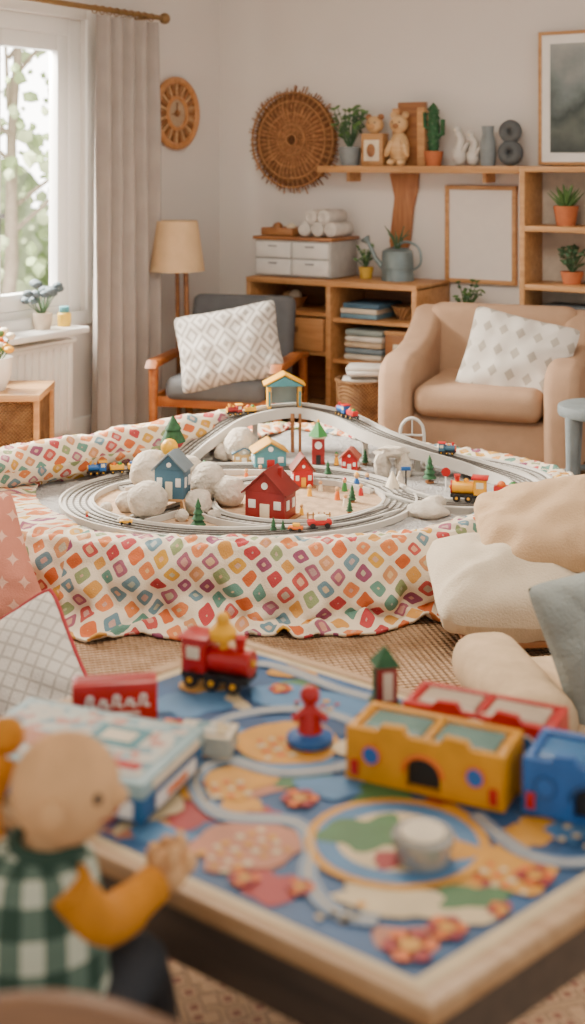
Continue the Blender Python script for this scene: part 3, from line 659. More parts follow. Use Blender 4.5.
# ------------------------------------------------------------ toy pieces
def house(name,x,y,w,d,h,rh,wm,rm,rz=0,z=ZT+.004,door=white,win=white,chim=None,stilts=0):
    b=B(name,(x,y,z),rz)
    z0=stilts
    if stilts:
        for sx in (-1,1):
            for sy in (-1,1): b.box((sx*w*.42,sy*d*.42,z0/2),(.008,.008,z0),oak)
        b.box((0,0,z0-.004),(w*1.1,d*1.1,.008),oak,bev=.002)
    b.box((0,0,z0+h/2),(w,d,h),wm,bev=.002)
    b.prism([(-w/2,z0+h),(w/2,z0+h),(0,z0+h+rh)],-d/2,d/2,wm,'y')
    L=math.hypot(w/2,rh)*1.18; a=math.atan2(rh,w/2)
    for sx in (-1,1):
        b.box((sx*(w/4+.004),0,z0+h+rh/2+.0015),(L,d*1.22,.006),rm,(0,sx*a,0),bev=.0015)
    b.box((0,-d/2-.001,z0+h*.3),(w*.24,.004,h*.6),door,bev=.001)
    for sx in (-1,1):
        b.box((sx*w*.32,-d/2-.001,z0+h*.58),(w*.18,.004,h*.3),win,bev=.001); b.box((w/2+.001,sx*d*.24,z0+h*.55),(.004,d*.22,h*.35),win,bev=.001); b.box((-w/2-.001,sx*d*.24,z0+h*.55),(.004,d*.22,h*.35),win,bev=.001)
    b.cyl((0,-d/2-.001,z0+h+rh*.35),w*.08,.005,win,rot=(D(90),0,0),seg=14)
    if chim: b.box((w*.22,d*.1,z0+h+rh*.75),(w*.1,w*.1,rh*.8),chim)
    b.box((0,0,.002),(w*1.25,d*1.3,.004),stilts and green or oakd,bev=.001)
    return b
dred=mat('#93221e',.5,name='red_house_paint'); b=house('toy_red_barn',-.072,4.285,.14,.10,.09,.065,dred,mat('#7a1d17',.6),D(-22),door=cream,chim=dred); b.done()
lb=mat('#476f85',.6); b=house('toy_blue_house',-.400,4.34,.10,.085,.095,.05,lb,mat('#73828a',.6),D(-12),door=cream,stilts=.055)
b.tube([(.05,-.05,.055),(.08,-.10,.004)],.004,oak,6); b.done()
b=house('toy_teal_house',-.09,4.96,.12,.09,.07,.035,teal,mat('#cf9936',.6),D(10),door=red); b.done()
b=house('toy_red_cottage',.035,4.70,.07,.07,.06,.045,red,mat('#7a3b2c',.6),D(8),door=yellow); b.done()
b=house('toy_red_cottage',.22,4.93,.06,.06,.05,.03,red,mat('#a44b38',.6),D(-12)); b.done()
b=house('toy_cottage',-.19,5.05,.08,.05,.04,.02,mat('#cfa86a',.6),lb,D(8)); b.done()
b=B('toy_clock_tower',(.10,5.05,ZT+.002),0)
b.box((0,0,.05),(.05,.05,.10),dred,bev=.003); b.box((0,0,.104),(.06,.06,.008),cream,bev=.002); b.cyl((0,0,.135),.042,.055,green,r2=.003,seg=6); b.cyl((0,-.027,.075),.014,.004,white,rot=(D(90),0,0)); b.box((0,-.026,.02),(.018,.004,.035),black); b.sph((0,0,.165),.006,yellow); b.done()
b=B('toy_station_gate',(-.035,5.32,.390),D(5))
for x in (-.062,.062): b.box((x,0,.045),(.015,.08,.09),yellow,bev=.002); b.box((x,-.041,.04),(.009,.003,.06),teal)
b.box((0,.037,.05),(.12,.006,.08),mat('#a9c0c2',.4)); b.prism([(-.08,.09),(.08,.09),(0,.130)],-.045,.045,teal,'y')
for sx in (-1,1): b.box((sx*.041,0,.117),(.098,.10,.006),yellow,(0,sx*.47,0),bev=.001)
b.done()
def tree(x,y,h,m=dgreen,z=ZT+.003,name='toy_pine_tree'):
    b=B(name,(x,y,z),random.random()); b.cyl((0,0,.004),h*.16,.006,oakd); b.cyl((0,0,h*.12),h*.05,h*.24,walnut)
    for k in range(4): b.cyl((0,0,h*(.32+.19*k)),h*(.26-.05*k),h*.28,m,r2=h*.03*(3-k)/3+.001,seg=12)
    b.done()
tree(-.30,4.13,.10); tree(.50,4.74,.10); tree(-.06,4.075,.055); tree(.13,4.78,.07); tree(.19,4.33,.05); tree(-.03,4.085,.045); tree(.28,5.02,.06)
tree(.205,4.47,.06)
b=B('toy_boulder_pile',(0,0,0),0)
for (x,y,z,r,s) in [(-.475,4.26,.285,.066,1),(-.475,4.44,.335,.078,2),(-.36,4.52,.32,.055,3),(-.315,4.32,.262,.048,4),(-.29,4.47,.295,.066,5),(-.215,4.42,.275,.055,6),(-.555,4.36,.252,.040,8),(-.62,4.33,.24,.022,18),(-.255,4.24,.24,.022,19),(-.545,4.18,.238,.020,20),(-.36,4.24,.24,.022,21)]:
    b.rock((x,y,z),(r,r,r*.95),stone,s,.07)
b.done()
b=B('toy_round_tree',(-.41,4.46,.395),0); b.cyl((0,0,.02),.008,.05,oakd); b.cyl((-.0,0,.065),.045,.05,dgreen,r2=.02,seg=10); b.cyl((0,0,.105),.030,.045,dgreen,r2=.003,seg=10); b.done()
b=B('toy_yellow_balloon_post',(-.415,4.385,.385),0); b.sph((0,0,.046),.029,mat('#f0b41b',.4)); b.cyl((0,0,.006),.004,.04,yellow); b.done()
b=B('toy_boulder',(-.20,5.08,.285),0); b.rock((0,0,0),(.068,.06,.068),stone,9,.07); b.rock((-.07,.02,-.03),(.04,.04,.035),stone,10,.1); b.done()
b=B('toy_rock_arch',(.37,4.86,ZT),0)
b.rock((-.035,0,.04),(.032,.04,.06),stone,11,.2); b.rock((.045,0,.035),(.03,.04,.055),stone,12,.2); b.rock((.0,0,.09),(.06,.035,.022),stone,13,.2); b.done()
b=B('toy_flat_rock',(.445,4.30,ZT+.022),0); b.rock((0,0,0),(.068,.055,.03),mat('#c9bfb0',.95,bump=.4),14,.15); b.rock((.03,.05,.01),(.04,.03,.025),stone,15,.15); b.done()
b=B('toy_teepee',(.355,4.62,ZT+.003),0); b.cyl((0,0,.035),.034,.07,cream,r2=.003,seg=10); b.cyl((.03,.045,.03),.028,.06,stone,r2=.003,seg=10); b.done()
def loco(name,x,y,z,rz,s,c1,c2,c3,cars=0):
    b=B(name,(x,y,z),rz); k=s
    def wheels(x0,n,dx):
        for i in range(n):
            for sy in (-1,1): b.cyl((x0+i*dx,sy*.30*k,.14*k),.14*k,.08*k,c3,rot=(D(90),0,0),seg=16); b.cyl((x0+i*dx,sy*.345*k,.14*k),.05*k,.03*k,yellow,rot=(D(90),0,0),seg=10)
    b.box((0,0,.20*k),(1.3*k,.50*k,.12*k),c3,bev=.02*k); wheels(-.42*k,3,.42*k)
    b.cyl((-.22*k,0,.46*k),.22*k,.75*k,c1,rot=(0,D(90),0),bev=.02*k); b.cyl((-.62*k,0,.46*k),.23*k,.06*k,c2,rot=(0,D(90),0)); b.sph((-.66*k,0,.46*k),.06*k,yellow)
    b.cyl((-.42*k,0,.78*k),.07*k,.26*k,c2,r2=.12*k); b.sph((-.1*k,0,.70*k),.09*k,yellow)
    b.box((.40*k,0,.52*k),(.46*k,.52*k,.56*k),c1,bev=.03*k); b.box((.40*k,0,.84*k),(.60*k,.62*k,.08*k),c2,bev=.03*k)
    for sy in (-1,1): b.box((.40*k,sy*.262*k,.60*k),(.26*k,.02*k,.22*k),cream,bev=.005*k)
    for q in range(cars):
        X=(1.35+q*1.2)*k; b.box((X,0,.22*k),(1.0*k,.48*k,.1*k),c3,bev=.02*k); b.box((X,0,.42*k),(.95*k,.46*k,.32*k),(c2,yellow,c1)[q%3],bev=.03*k); b.sph((X-.2*k,0,.6*k),.16*k,(orange,c1)[q%2]); b.sph((X+.2*k,0,.6*k),.15*k,(green,yellow)[q%2]); wheels(X-.3*k,2,.6*k); b.box((X-.62*k,0,.2*k),(.3*k,.06*k,.05*k),black)
    return b.done()
loco('toy_train',.60,4.42,TZ+.006,D(-12),.095,yellow,red,black,1)
loco('toy_train',-.72,4.78,TZ+.008,D(14),.055,blue,yellow,black,2)
loco('toy_train',-.235,5.25,.370,D(18),.050,dred,yellow,black,1)
loco('toy_train',.20,5.18,.382,D(-62),.055,blue,red,black,1)
loco('toy_train',.58,4.87,.298,D(165),.05,lb,red,black,0)
def car(name,x,y,z,rz,s,c1,c2):
    b=B(name,(x,y,z),rz); b.box((0,0,.25*s),(1.2*s,.5*s,.25*s),c1,bev=.08*s); b.box((.05*s,0,.47*s),(.6*s,.42*s,.26*s),c2,bev=.09*s)
    for X in (-.36*s,.36*s):
        for sy in (-1,1): b.cyl((X,sy*.25*s,.13*s),.13*s,.09*s,black,rot=(D(90),0,0),seg=14)
    b.done()
car('toy_car',.085,4.105,TZ+.004,D(8),.065,red,cream); car('toy_car',.01,4.065,TZ+.004,D(-10),.04,orange,yellow); car('toy_car',-.53,4.14,TZ+.004,0,.035,yellow,cream)
def peg(x,y,h,c1,z=ZT+.004,name='toy_peg_person',hat=None):
    b=B(name,(x,y,z),0); b.lathe([(0,0),(h*.22,0),(h*.2,h*.1),(h*.16,h*.45),(h*.08,h*.6),(0,h*.62)],c1,seg=14); b.sph((0,0,h*.74),h*.17,skin,u=12,v=8)
    if hat: b.cyl((0,0,h*.92),h*.15,h*.14,hat,r2=h*.03,seg=10)
    b.done()
peg(.155,4.50,.05,orange); peg(.185,4.62,.05,green,hat=red); peg(.18,4.42,.045,cream); peg(.03,4.31,.04,yellow); peg(.23,4.66,.06,blue,hat=yellow); peg(.27,4.70,.05,mat('#4a5f8a',.5)); peg(.06,4.55,.045,yellow); peg(-.17,4.78,.045,orange); peg(.17,5.02,.05,yellow,hat=green); peg(-.12,4.86,.04,red)
peg(.66,4.23,.035,yellow); peg(-.67,4.24,.035,red); peg(-.33,4.88,.05,yellow,hat=green); peg(.24,4.56,.045,red); peg(.10,4.62,.04,cream)
b=B('toy_arch_gate',(.46,5.00,ZT+.002),D(-10))
b.tube(cat([(-.045,0,0),(-.045,0,.13),(-.03,0,.17),(0,0,.185),(.03,0,.17),(.045,0,.13),(.045,0,0)],False,6),.006,side,8); b.tube([(-.045,0,.12),(.045,0,.12)],.004,side,6); b.tube([(0,0,.12),(0,0,.18)],.003,side,6); b.done()
b=B('toy_signpost',(.545,4.62,ZT+.002),0); b.cyl((0,0,.035),.003,.07,white); b.cyl((0,-.003,.07),.016,.003,red,rot=(D(90),0,0)); b.done()
b=B('toy_signal_post',(.41,4.70,ZT+.002),0); b.cyl((0,0,.03),.003,.06,black); b.box((0,0,.062),(.035,.006,.014),blue,bev=.002); b.done()
b=B('toy_fence',(.05,4.25,ZT+.004),D(4))
for k in range(5): b.box((k*.018,0,.012),(.005,.003,.024),oak)
b.box((.036,0,.016),(.08,.002,.004),oak); b.done()

# ------------------------------------------------------------ cushions
pk=fabric_stars('pink_cushion_fabric',15,'#c57d67','#dcae98',rot=.3)
b=B('pink_cushion',(-.975,3.78,.185),(D(62),D(-16),D(18))); b.pillow(.225,.20,.09,pk,seed=3); b.done()
wp=fabric_lattice('white_stitched_fabric',24,'#d6cfc5','#b5ada3',.10)
b=B('piped_cushion',(-.650,2.99,.150),(D(56),D(-30),D(6))); b.pillow(.195,.195,.08,wp,seed=4,piping=mat('#a83238',.8)); b.done()
cushc=mat('#ccbda4',.95,var=.05,bump=.3,bscale=180,name='cream_linen'); cushb=mat('#c5a580',.95,var=.05,bump=.3,bscale=180,name='beige_linen')
b=B('footstool',(.68,3.76,.0),D(4))
b.box((0,0,.052),(.42,.30,.02),oakd,bev=.006)
for x in (-.20,.20):
    for y in (-.12,.12): b.tube([(x*1.02,y*1.02,.012),(x*.95,y*.95,.05)],[.008,.011],black,8)
b.done()
b=B('cream_cushion',(.665,3.76,.165),(D(18),D(3),D(3))); b.pillow(.27,.19,.125,cushc,seed=6,pinch=.02,rnd=.13); b.done()
b=B('beige_cushion',(.755,3.80,.32),(D(36),D(-12),D(-10))); b.pillow(.225,.165,.10,cushb,seed=7,pinch=.05,rnd=.09); b.done()
b=B('low_lounge_chair',(.77,2.98,0),D(10)); lch=mat('#c0a584',.95,bump=.2)
b.box((0,0,.12),(.66,.46,.16),lch,bev=.05,seg=4); b.box((-.28,0,.205),(.17,.46,.13),lch,bev=.06,seg=5); b.box((.30,0,.30),(.12,.46,.34),lch,bev=.05,seg=4)
for x in (-.27,.27):
    for y in (-.18,.18): b.cyl((x,y,.028),.015,.04,walnut)
b.done()
b=B('sage_cushion',(.725,2.84,.335),(D(72),D(-16),D(4))); b.pillow(.170,.185,.08,mat('#8f9590',.95,var=.06,bump=.3),seed=9); b.done()
b=B('red_toy_ball',(.585,2.63,.06),0); b.sph((0,0,.0),.048,red); b.tor((0,0,0),.048,.004,white); b.done()

# ------------------------------------------------------------ play table (foreground)
F=Vector((-.098,2.4375)); Rr=Vector((.655,1.835)); Nn=Vector((.1464,1.375)); Lf=Vector((-.60,1.95)); ctr=(F+Rr+Nn+Lf)/4; HT=.50
def ins(k): return [tuple(ctr+(p-ctr)*(1-k)) for p in (F,Rr,Nn,Lf)]
b=B('activity_table',(0,0,0),0)
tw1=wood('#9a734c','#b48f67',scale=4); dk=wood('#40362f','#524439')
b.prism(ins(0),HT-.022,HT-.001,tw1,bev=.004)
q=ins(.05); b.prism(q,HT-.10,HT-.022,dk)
for p in ins(.12): b.prism([(p[0]-.022,p[1]-.022),(p[0]+.022,p[1]-.022),(p[0]+.022,p[1]+.022),(p[0]-.022,p[1]+.022)],.012,HT-.05,tw1,bev=.003)
oq=ins(0); iq=ins(.055)
for i in range(4):
    j=(i+1)%4; b.prism([oq[i],oq[j],iq[j],iq[i]],HT-.002,HT+.004,wood('#b08a62','#c7a680',scale=4),bev=.001)
b.done()
b=B('game_board_print',(0,0,HT),0)
py=mat('#d2952e',.5); pc=mat('#d6c198',.5); pg=mat('#4a7849',.5); pb=mat('#4f7fa9',.5); pr=mat('#a42b2d',.5); pp=mat('#bd7b5d',.5); proad=mat('#8494a5',.5); pt=mat('#306773',.5); pn=mat('#264a74',.5)
iq=ins(.057); b.prism(iq,-.001,.001,pc); iq=ins(.10); b.prism(iq,-.0008,.0014,mat('#2a5683',.45,var=.25,scale=9))
iqv=[Vector(p) for p in ins(.11)]
def BI(u,v): return (iqv[0]*(1-u)+iqv[1]*u)*(1-v)+(iqv[3]*(1-u)+iqv[2]*u)*v
def inside(x,y,mg=.0):
    P=Vector((x,y))
    for i in range(4):
        a,c=iqv[i],iqv[(i+1)%4]; e=c-a; cr=(e.x*(P.y-a.y)-e.y*(P.x-a.x))/e.length
        if cr>-mg: return False
    return True
def disc(x,y,rx,ry,m,z,rot=0,n=28,wob=.0,seed=0):
    P=[]
    for i in range(n):
        a=2*math.pi*i/n; k=1+wob*noise.noise(Vector((math.cos(a)*1.3+seed,math.sin(a)*1.3,seed*.7)))*2
        X=rx*k*math.cos(a); Y=ry*k*math.sin(a); P.append((x+X*math.cos(rot)-Y*math.sin(rot),y+X*math.sin(rot)+Y*math.cos(rot)))
    for _ in range(12):
        if all(inside(px_,py_) for px_,py_ in P): break
        P=[(x+(px_-x)*.82,y+(py_-y)*.82) for px_,py_ in P]
    else: return
    b.prism(P,z-.0006,z,m)
random.seed(21)
for k in range(60):
    q=BI(random.uniform(.04,.96),random.uniform(.04,.96)); disc(q.x,q.y,random.uniform(.025,.055),random.uniform(.018,.04),random.choice([py,pc,pb,pn,pt,pg,py,pp,pr]),.0017+.00003*k,random.uniform(0,3),22,.4,k)
for i,(x,y,rx,ry,m,w,rt) in enumerate([(-.004,2.0,.085,.07,py,.1,0),(-.09,1.86,.07,.045,py,.35,.5),(.03,2.16,.09,.05,pb,.3,-.4),(-.16,2.15,.07,.05,pb,.3,.6),(-.15,2.22,.04,.03,py,.3,0),(.0,2.27,.06,.03,py,.3,-.5),(-.26,2.02,.07,.05,py,.3,.3),
  (-.065,1.70,.075,.06,pp,.25,.5),(.27,1.64,.08,.05,py,.35,-.5),(.13,1.575,.09,.035,pc,.35,-.3),(.22,1.58,.05,.025,pg,.3,.3),(.14,1.47,.06,.05,pb,.2,0),(.12,1.83,.05,.04,pg,.3,0),(.05,1.86,.05,.035,pb,.3,0),(-.2,1.82,.05,.05,pc,.3,0),(.09,1.98,.04,.03,pc,.2,0)]):
    disc(x,y,rx,ry,m,.0038+.00005*i,rt,26,w,i)
for (cx,cy,nx,ny,t1,t2,rt) in ((-.06,1.70,6,4,pc,py,.6),(.27,1.63,5,3,pc,orange,-.5),(-.24,1.96,5,3,pc,pt,-.5),(.05,2.14,4,3,py,pr,-.5),(.40,1.72,4,3,pc,pb,-.5),(.06,1.55,5,2,pc,py,.5),(-.09,1.86,4,3,orange,pc,.2),(-.0,2.0,5,4,pc,orange,.3)):
    for i in range(nx):
        for j in range(ny):
            X=(i-nx/2)*.019+random.uniform(-.004,.004); Y=(j-ny/2)*.019+random.uniform(-.003,.003); x=cx+X*math.cos(rt)-Y*math.sin(rt); y=cy+X*math.sin(rt)+Y*math.cos(rt)
            if inside(x,y,.012): disc(x,y,random.uniform(.004,.008),.006,(t1,t2)[(i+j)%2],.0052,rt,8)
disc(.137,1.708,.122,.115,py,.0054); disc(.137,1.708,.108,.102,pb,.0057); disc(.137,1.708,.080,.075,pc,.0058); disc(.10,1.73,.055,.045,pg,.0060,.5,24,.3,3); disc(.18,1.68,.05,.045,py,.0061,.2,24,.3,5); disc(.13,1.66,.03,.02,pr,.0062,.2,24,.3,5)
for x,y,r in ((.0105,1.822,.026),(.303,1.625,.024),(.134,1.481,.032),(.18,1.515,.024),(-.06,1.62,.02),(.02,2.09,.02),(-.19,2.06,.022),(.40,1.78,.02),(-.15,1.95,.018),(.25,1.55,.018),(.01,1.60,.018),(-.02,2.2,.02)):
    for k in range(6): a=k*math.pi/3; disc(x+r*.6*math.cos(a),y+r*.6*math.sin(a),r*.42,r*.42,pr if k%2 else orange,.0064,0,12)
    disc(x,y,r*.4,r*.4,py,.0067,0,14)
def road(pts,w):
    p=cat([(x,y,.0050) for x,y in pts],False,12); b.sweep([(-w/2,-.0005),(w/2,-.0005),(w/2,.0002),(-w/2,.0002)],p,proad); b.sweep([(-w*.06,0),(w*.06,0),(w*.06,.0006),(-w*.06,.0006)],p,pc)
road([(-.42,1.93),(-.30,1.90),(-.17,1.98),(-.10,2.09),(.02,2.12),(.11,2.05),(.10,1.94),(-.01,1.90),(-.10,1.94),(-.14,1.88),(-.10,1.78),(.0,1.76),(.025,1.70),(.02,1.62),(.05,1.55),(.1,1.53)],.026)
road([(-.15,2.26),(-.05,2.31),(.08,2.20),(.18,2.13)],.026); road([(.25,1.78),(.30,1.68),(.38,1.66),(.47,1.74)],.024)
b.done()
HB=HT+.0068
loco('toy_locomotive',-.125,2.215,HB,D(158),.095,red,red,black,0)
b=B('toy_engine_driver',(-.118,2.205,HB+.083),0); b.lathe([(0,0),(.022,0),(.024,.012),(.012,.026),(0,.03)],yellow); b.sph((0,0,.032),.012,yellow); b.done()
b=B('red_card_box',(-.285,2.085,HB),D(8))
b.box((0,0,.031),(.135,.045,.062),red,bev=.004)
for k in range(5):
    x0=-.045+k*.021; b.tube(cat([(x0,-.0235,.026),(x0+.003,-.0235,.042-.006*(k%2)),(x0+.010,-.0235,.040-.006*(k%2)),(x0+.008,-.0235,.028),(x0+.016,-.0235,.026)],False,5),.0024,white,6)
b.box((0,-.0235,.015),(.08,.002,.004),white); b.box((0,0,.0625),(.12,.03,.002),mat('#a61c1c',.4)); b.done()
def printm(name,cs_,sc):
    m,nt,p=_base(name,.4); g=NG(nt); v,x,y,z=g.coords('Object',sc,.3); vo=nt.nodes.new('ShaderNodeTexVoronoi'); vo.inputs['Scale'].default_value=1; nt.links.new(v,vo.inputs['Vector'])
    sp=nt.nodes.new('ShaderNodeSeparateColor'); nt.links.new(vo.outputs['Color'],sp.inputs[0]); nt.links.new(cramp(nt,sp.outputs[0],cs_),p.inputs['Base Color']); return m
b=B('board_game_box',(-.305,1.885,HB),D(-22))
b.box((0,0,.018),(.30,.185,.034),mat('#225f8e',.45),bev=.003); b.box((0,0,.045),(.304,.19,.022),mat('#97b3b5',.45),bev=.003); b.box((0,0,.0568),(.27,.16,.002),printm('box_lid_print',['#c9c3b4','#8daeb3','#c0c7be','#c48e7c','#c9c3b4','#7699a3'],55))
b.box((.05,.02,.0582),(.08,.06,.0015),teal); b.box((.05,.02,.0592),(.05,.03,.0015),cream); b.box((-.06,-.03,.0582),(.09,.04,.0015),pp); b.box((.09,-.055,.0582),(.07,.02,.0015),red)
b.box((.09,-.094,.018),(.09,.003,.022),white,bev=.001); b.cyl((-.02,-.094,.018),.012,.003,red,rot=(D(90),0,0)); b.box((.09,-.0958,.018),(.05,.002,.010),red); b.box((-.09,-.094,.018),(.05,.003,.02),yellow,bev=.001)
b.box((.153,0,.018),(.003,.12,.02),white,bev=.001); b.box((.1545,.0,.018),(.002,.06,.01),orange); b.box((.153,0,.045),(.003,.14,.012),cream,bev=.001); b.done()
b=B('card_stack',(-.13,1.975,HB),D(-12))
for k in range(7): b.box((0,0,.002+k*.0042),(.085,.055,.0038),(cream,mat('#7094a0',.5))[k%2],bev=.001)
b.box((0,0,.0312),(.07,.04,.002),printm('card_print',['#c4bdad','#65898f','#bda880'],60)); b.done()
b=B('toy_pawn_figure',(.027,2.0,HB),0)
b.lathe([(0,0),(.036,0),(.036,.008),(.026,.014),(.018,.016),(0,.016)],blue); b.lathe([(.0,.014),(.020,.014),(.017,.03),(.011,.05),(.009,.058),(0,.06)],red); b.sph((0,0,.070),.0155,red); b.tube([(-.005,-.004,.05),(-.026,-.01,.036)],.006,red,8); b.tube([(.005,-.004,.05),(.026,-.01,.036)],.006,red,8); b.done()
b=B('toy_tower',(.152,2.135,HB),D(12)); b.box((0,0,.034),(.034,.034,.068),dred,bev=.002); b.box((0,-.018,.035),(.016,.002,.045),cream); b.box((-.018,0,.035),(.002,.016,.045),dgreen); b.cyl((0,0,.080),.030,.028,dgreen,r2=.003,seg=4,rot=(0,0,D(45))); b.box((0,0,.003),(.044,.044,.006),dgreen,bev=.001); b.done()
def longhouse(name,loc,rz,L,W,H,m,arch,cc,gl):
    b=B(name,loc,rz); t=.012
    b.box((0,W/2-t/2,H/2),(L,t,H),m,bev=.002); b.box((-L/2+t/2,0,H/2),(t,W-2*t,H),m,bev=.002); b.box((L/2-t/2,0,H/2),(t,W-2*t,H),m,bev=.002)
    n=16; a0=-W/2; aw=.026
    P=[(-L/2,0),(-aw,0)]+[(-aw*math.cos(math.pi*i/n),.028+aw*.8*math.sin(math.pi*i/n)) for i in range(n+1)]+[(aw,0),(L/2,0),(L/2,H),(L*.30,H),(L*.27,H+.010),(L*.13,H+.012),(L*.1,H),(-L*.1,H),(-L*.13,H+.012),(-L*.27,H+.010),(-L*.30,H),(-L/2,H)]
    b.prism(P,a0,a0+t,m,'y'); b.box((0,-W/2+t+.002,.03),(2*aw+.01,.004,.06),arch)
    M=[(x_,z_) for x_,z_ in [(-(aw+.003)*math.cos(math.pi*i/18),.028+(aw+.003)*.85*math.sin(math.pi*i/18)) for i in range(19)]]
    b.tube([(x_,a0-.001,z_) for x_,z_ in M],.0035,cc,6)
    for sx in (-1,1):
        b.cyl((sx*L*.33,a0-.002,H*.55),.013,.005,blue,rot=(D(90),0,0)); b.tor((sx*L*.33,a0-.003,H*.55),.013,.002,cc,(D(90),0,0),18,6); b.box((sx*L*.44,a0-.002,H*.25),(.012,.005,.022),red,bev=.001)
    b.box((0,0,H*.88),(L-2*t,W-2*t,.006),m)
    for sx in (-1,1): b.box((sx*L*.23,0,H*.88+.005),(L*.38,W*.62,.005),gl,bev=.002)
    b.box((0,0,H*.93),(.012,W-.01,H*.14),m,bev=.002); b.cyl((-L/2-.002,0,H*.5),.014,.004,blue,rot=(0,D(90),0)); b.box((0,0,.003),(L*1.01,W*1.01,.006),m)
    return b.done()
gl=mat('#64877f',.2,var=.2); gl2=mat('#b9a58e',.3,var=.1)
longhouse('toy_yellow_house',(.205,1.875,HB),D(-26),.235,.10,.074,mat('#d39117',.4),black,orange,gl)
longhouse('toy_red_house',(.295,1.990,HB),D(-26),.235,.095,.060,red,cream,white,gl2)
longhouse('toy_blue_garage',(.425,1.790,HB),D(-26),.19,.11,.074,blue,black,mat('#1a4678',.4),mat('#2d6ea4',.3))
b=B('small_tin',(.167,1.665,HB),0); tinm=mat('#a9a7a0',.25,.5); b.lathe([(0,0),(.036,0),(.036,.018),(.040,.019),(.040,.030),(.037,.033),(.03,.0325),(0,.0325)],tinm,seg=36); b.cyl((0,0,.0335),.028,.002,cream,seg=30); b.done()

# ------------------------------------------------------------ doll
plaid=fabric_plaid('plaid_flannel',1,'#bfc3ae','#5a6e60','#2a4336')
b=B('stuffed_doll',(0,0,0),0)
hc=Vector((-.255,1.46,.695))
b.sph(hc,(.062,.056,.060),skin,u=28,v=18)
b.sph(hc+Vector((.055,-.006,-.006)),(.017,.014,.013),skin); b.sph(hc+Vector((.040,-.037,.006)),.0075,black,u=10,v=8); b.sph(hc+Vector((.045,.030,.006)),.0075,black,u=10,v=8)
b.tube([hc+Vector((.045,-.032,-.022)),hc+Vector((.054,-.018,-.027)),hc+Vector((.055,.0,-.026))],.003,mat('#8f4038',.8),6)
b.sph(hc+Vector((-.005,-.056,-.004)),(.016,.009,.018),skin); b.sph(hc+Vector((-.005,.055,-.004)),(.016,.009,.018),skin)
b.tube([hc+Vector((-.012,0,-.045)),hc+Vector((-.02,0,-.08))],[.03,.033],skin,14)
def tor_(a,c):
    th=a*2*math.pi; prf=[(.0,.637),(.035,.636),(.066,.617),(.078,.56),(.080,.50),(.085,.44),(.078,.420),(.0,.418)]
    j=c*(len(prf)-1); k=min(int(j),len(prf)-2); f=j-k; r=prf[k][0]*(1-f)+prf[k+1][0]*f; z=prf[k][1]*(1-f)+prf[k+1][1]*f
    return Vector((-.290+r*1.05*math.cos(th),1.455+r*.9*math.sin(th),z))
b.surf(tor_,40,28,plaid,True,lambda a,c:(a*10,c*6))
b.tor((-.276,1.457,.636),.036,.008,plaid,(0,.1,0),24,8)
must=mat('#c98119',.9,bump=.3,bscale=200)
b.tube(cat([(-.245,1.415,.612),(-.225,1.44,.560),(-.205,1.50,.525),(-.165,1.56,.532)],False,6),[.026]*4+[.028]*5+[.027]*6+[.023]*4,must,14)
b.sph((-.150,1.578,.538),(.024,.026,.024),skin); b.sph((-.138,1.588,.560),(.011,.012,.018),skin); b.sph((-.145,1.56,.562),(.010,.011,.016),skin,(0,.3,0)); b.sph((-.155,1.60,.553),(.010,.012,.016),skin); b.sph((-.17,1.59,.548),(.010,.012,.015),skin); b.sph((-.128,1.575,.548),(.012,.011,.015),skin,(0,.6,0))
b.tube(cat([(-.335,1.45,.60),(-.36,1.50,.65),(-.345,1.53,.70)],False,6),.024,must,12); b.sph((-.338,1.535,.72),.022,must)
nav=mat('#2c2e33',.9,bump=.2)
for dx in (0,.09): b.tube(cat([(-.30+dx,1.44,.443),(-.27+dx,1.53,.450),(-.25+dx*.9,1.60,.33),(-.245+dx*.9,1.61,.22)],False,6),[.036]*7+[.03]*12,nav,14); b.sph((-.235+dx*.9,1.625,.20),(.03,.045,.026),walnut)
b.done()
cw=wood('#6c4a2f','#855f3f',scale=3); seatm=mat('#2b2d30',.8)
b=B('child_chair',(-.19,1.29,0),D(-6))
b.box((0,.06,.385),(.36,.34,.028),cw,bev=.01); b.box((0,.06,.402),(.32,.30,.012),seatm,bev=.005)
for x in (-.15,.15):
    b.tube([(x,.20,.012),(x*.95,.19,.38)],[.012,.016],cw,10); b.tube([(x,-.12,.012),(x,-.11,.40),(x,-.15,.64)],[.012,.016,.014],cw,10)
P=[]
for i in range(13):
    a=i/12; x=-.17+.34*a; P.append((x,.620+.050*math.sin(a*math.pi)))
P+= [(x,z-.050) for x,z in P[::-1]]
b.prism(P,-.165,-.143,cw,'y',bev=.005); b.box((0,-.135,.51),(.30,.016,.03),cw,bev=.004); b.done()

# ------------------------------------------------------------ camera
cam=bpy.data.cameras.new('camera'); co=bpy.data.objects.new('camera',cam); SC.collection.objects.link(co); SC.camera=co
co.location=(0,0,1.4); co.rotation_euler=(D(90),0,0); cam.sensor_fit='VERTICAL'; cam.sensor_height=36; cam.lens=36*1300/1024; cam.shift_y=-352/1024
cam.clip_start=.05; cam.dof.use_dof=True; cam.dof.focus_distance=4.1; cam.dof.aperture_fstop=2.3
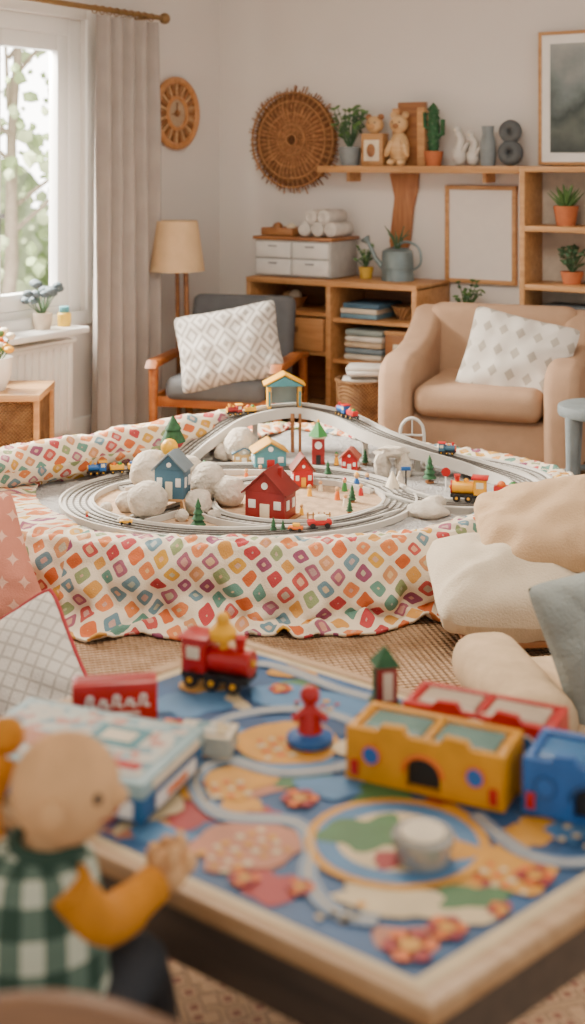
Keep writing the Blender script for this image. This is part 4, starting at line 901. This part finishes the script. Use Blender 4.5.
# ------------------------------------------------------------ lights
def area(name,loc,target,size,power,col):
    l=bpy.data.lights.new(name,'AREA'); l.shape='RECTANGLE'; l.size=size[0]; l.size_y=size[1]; l.energy=power; l.color=col
    o=bpy.data.objects.new(name,l); SC.collection.objects.link(o); o.location=loc; d=Vector(target)-Vector(loc); o.rotation_euler=d.to_track_quat('-Z','Y').to_euler(); return o
area('window_daylight',R(-2.0,2.3,3.1),R(1.6,2.2,.3),(2.2,2.2),2600,(1,.92,.80))
area('overhead_fill_light',(0.0,3.6,2.55),(0.2,3.8,0),(1.4,1.4),80,(1,.88,.74))  # added overhead area fill for the room, no actual ceiling lamp here
# ------------------------------------------------------------ square the room up with the world axes
MR=Matrix.Rotation(TH,4,'Z')
bpy.context.view_layer.update()
for o in list(SC.objects):
    if o.type=='MESH' and Vector(o.location).length<1e-6:
        o.data.transform(MR)
    else:
        o.matrix_world=MR@o.matrix_world
    if o.type=='MESH' and (Vector(o.location).length<1e-6 or (Vector(o.location)-MR@C0).length<2e-2):
        vs=[v.co for v in o.data.vertices]
        c=Vector(((min(v.x for v in vs)+max(v.x for v in vs))/2,(min(v.y for v in vs)+max(v.y for v in vs))/2,min(v.z for v in vs)))
        o.data.transform(Matrix.Translation(-c)); o.matrix_world=o.matrix_world@Matrix.Translation(c)
# world: overcast sky, brighter on the garden side (-X)
w=bpy.data.worlds.new('World'); SC.world=w; w.use_nodes=True; nt=w.node_tree; bg=nt.nodes['Background']; g=NG(nt)
tc=nt.nodes.new('ShaderNodeTexCoord'); sp=nt.nodes.new('ShaderNodeSeparateXYZ'); nt.links.new(tc.outputs['Generated'],sp.inputs[0])
lobe=g.m('POWER',g.m('MAXIMUM',g.m('MULTIPLY',sp.outputs[0],-1.0),0.0),1.0)
side_=g.m('MULTIPLY',lobe,g.m('MAXIMUM',g.m('MULTIPLY',g.m('ADD',sp.outputs[1],.25),2.0),0.0))
nt.links.new(g.m('ADD',g.m('MULTIPLY',g.m('MINIMUM',side_,1.2),9.0),1.22),bg.inputs[1]); bg.inputs[0].default_value=(1,.95,.885,1)
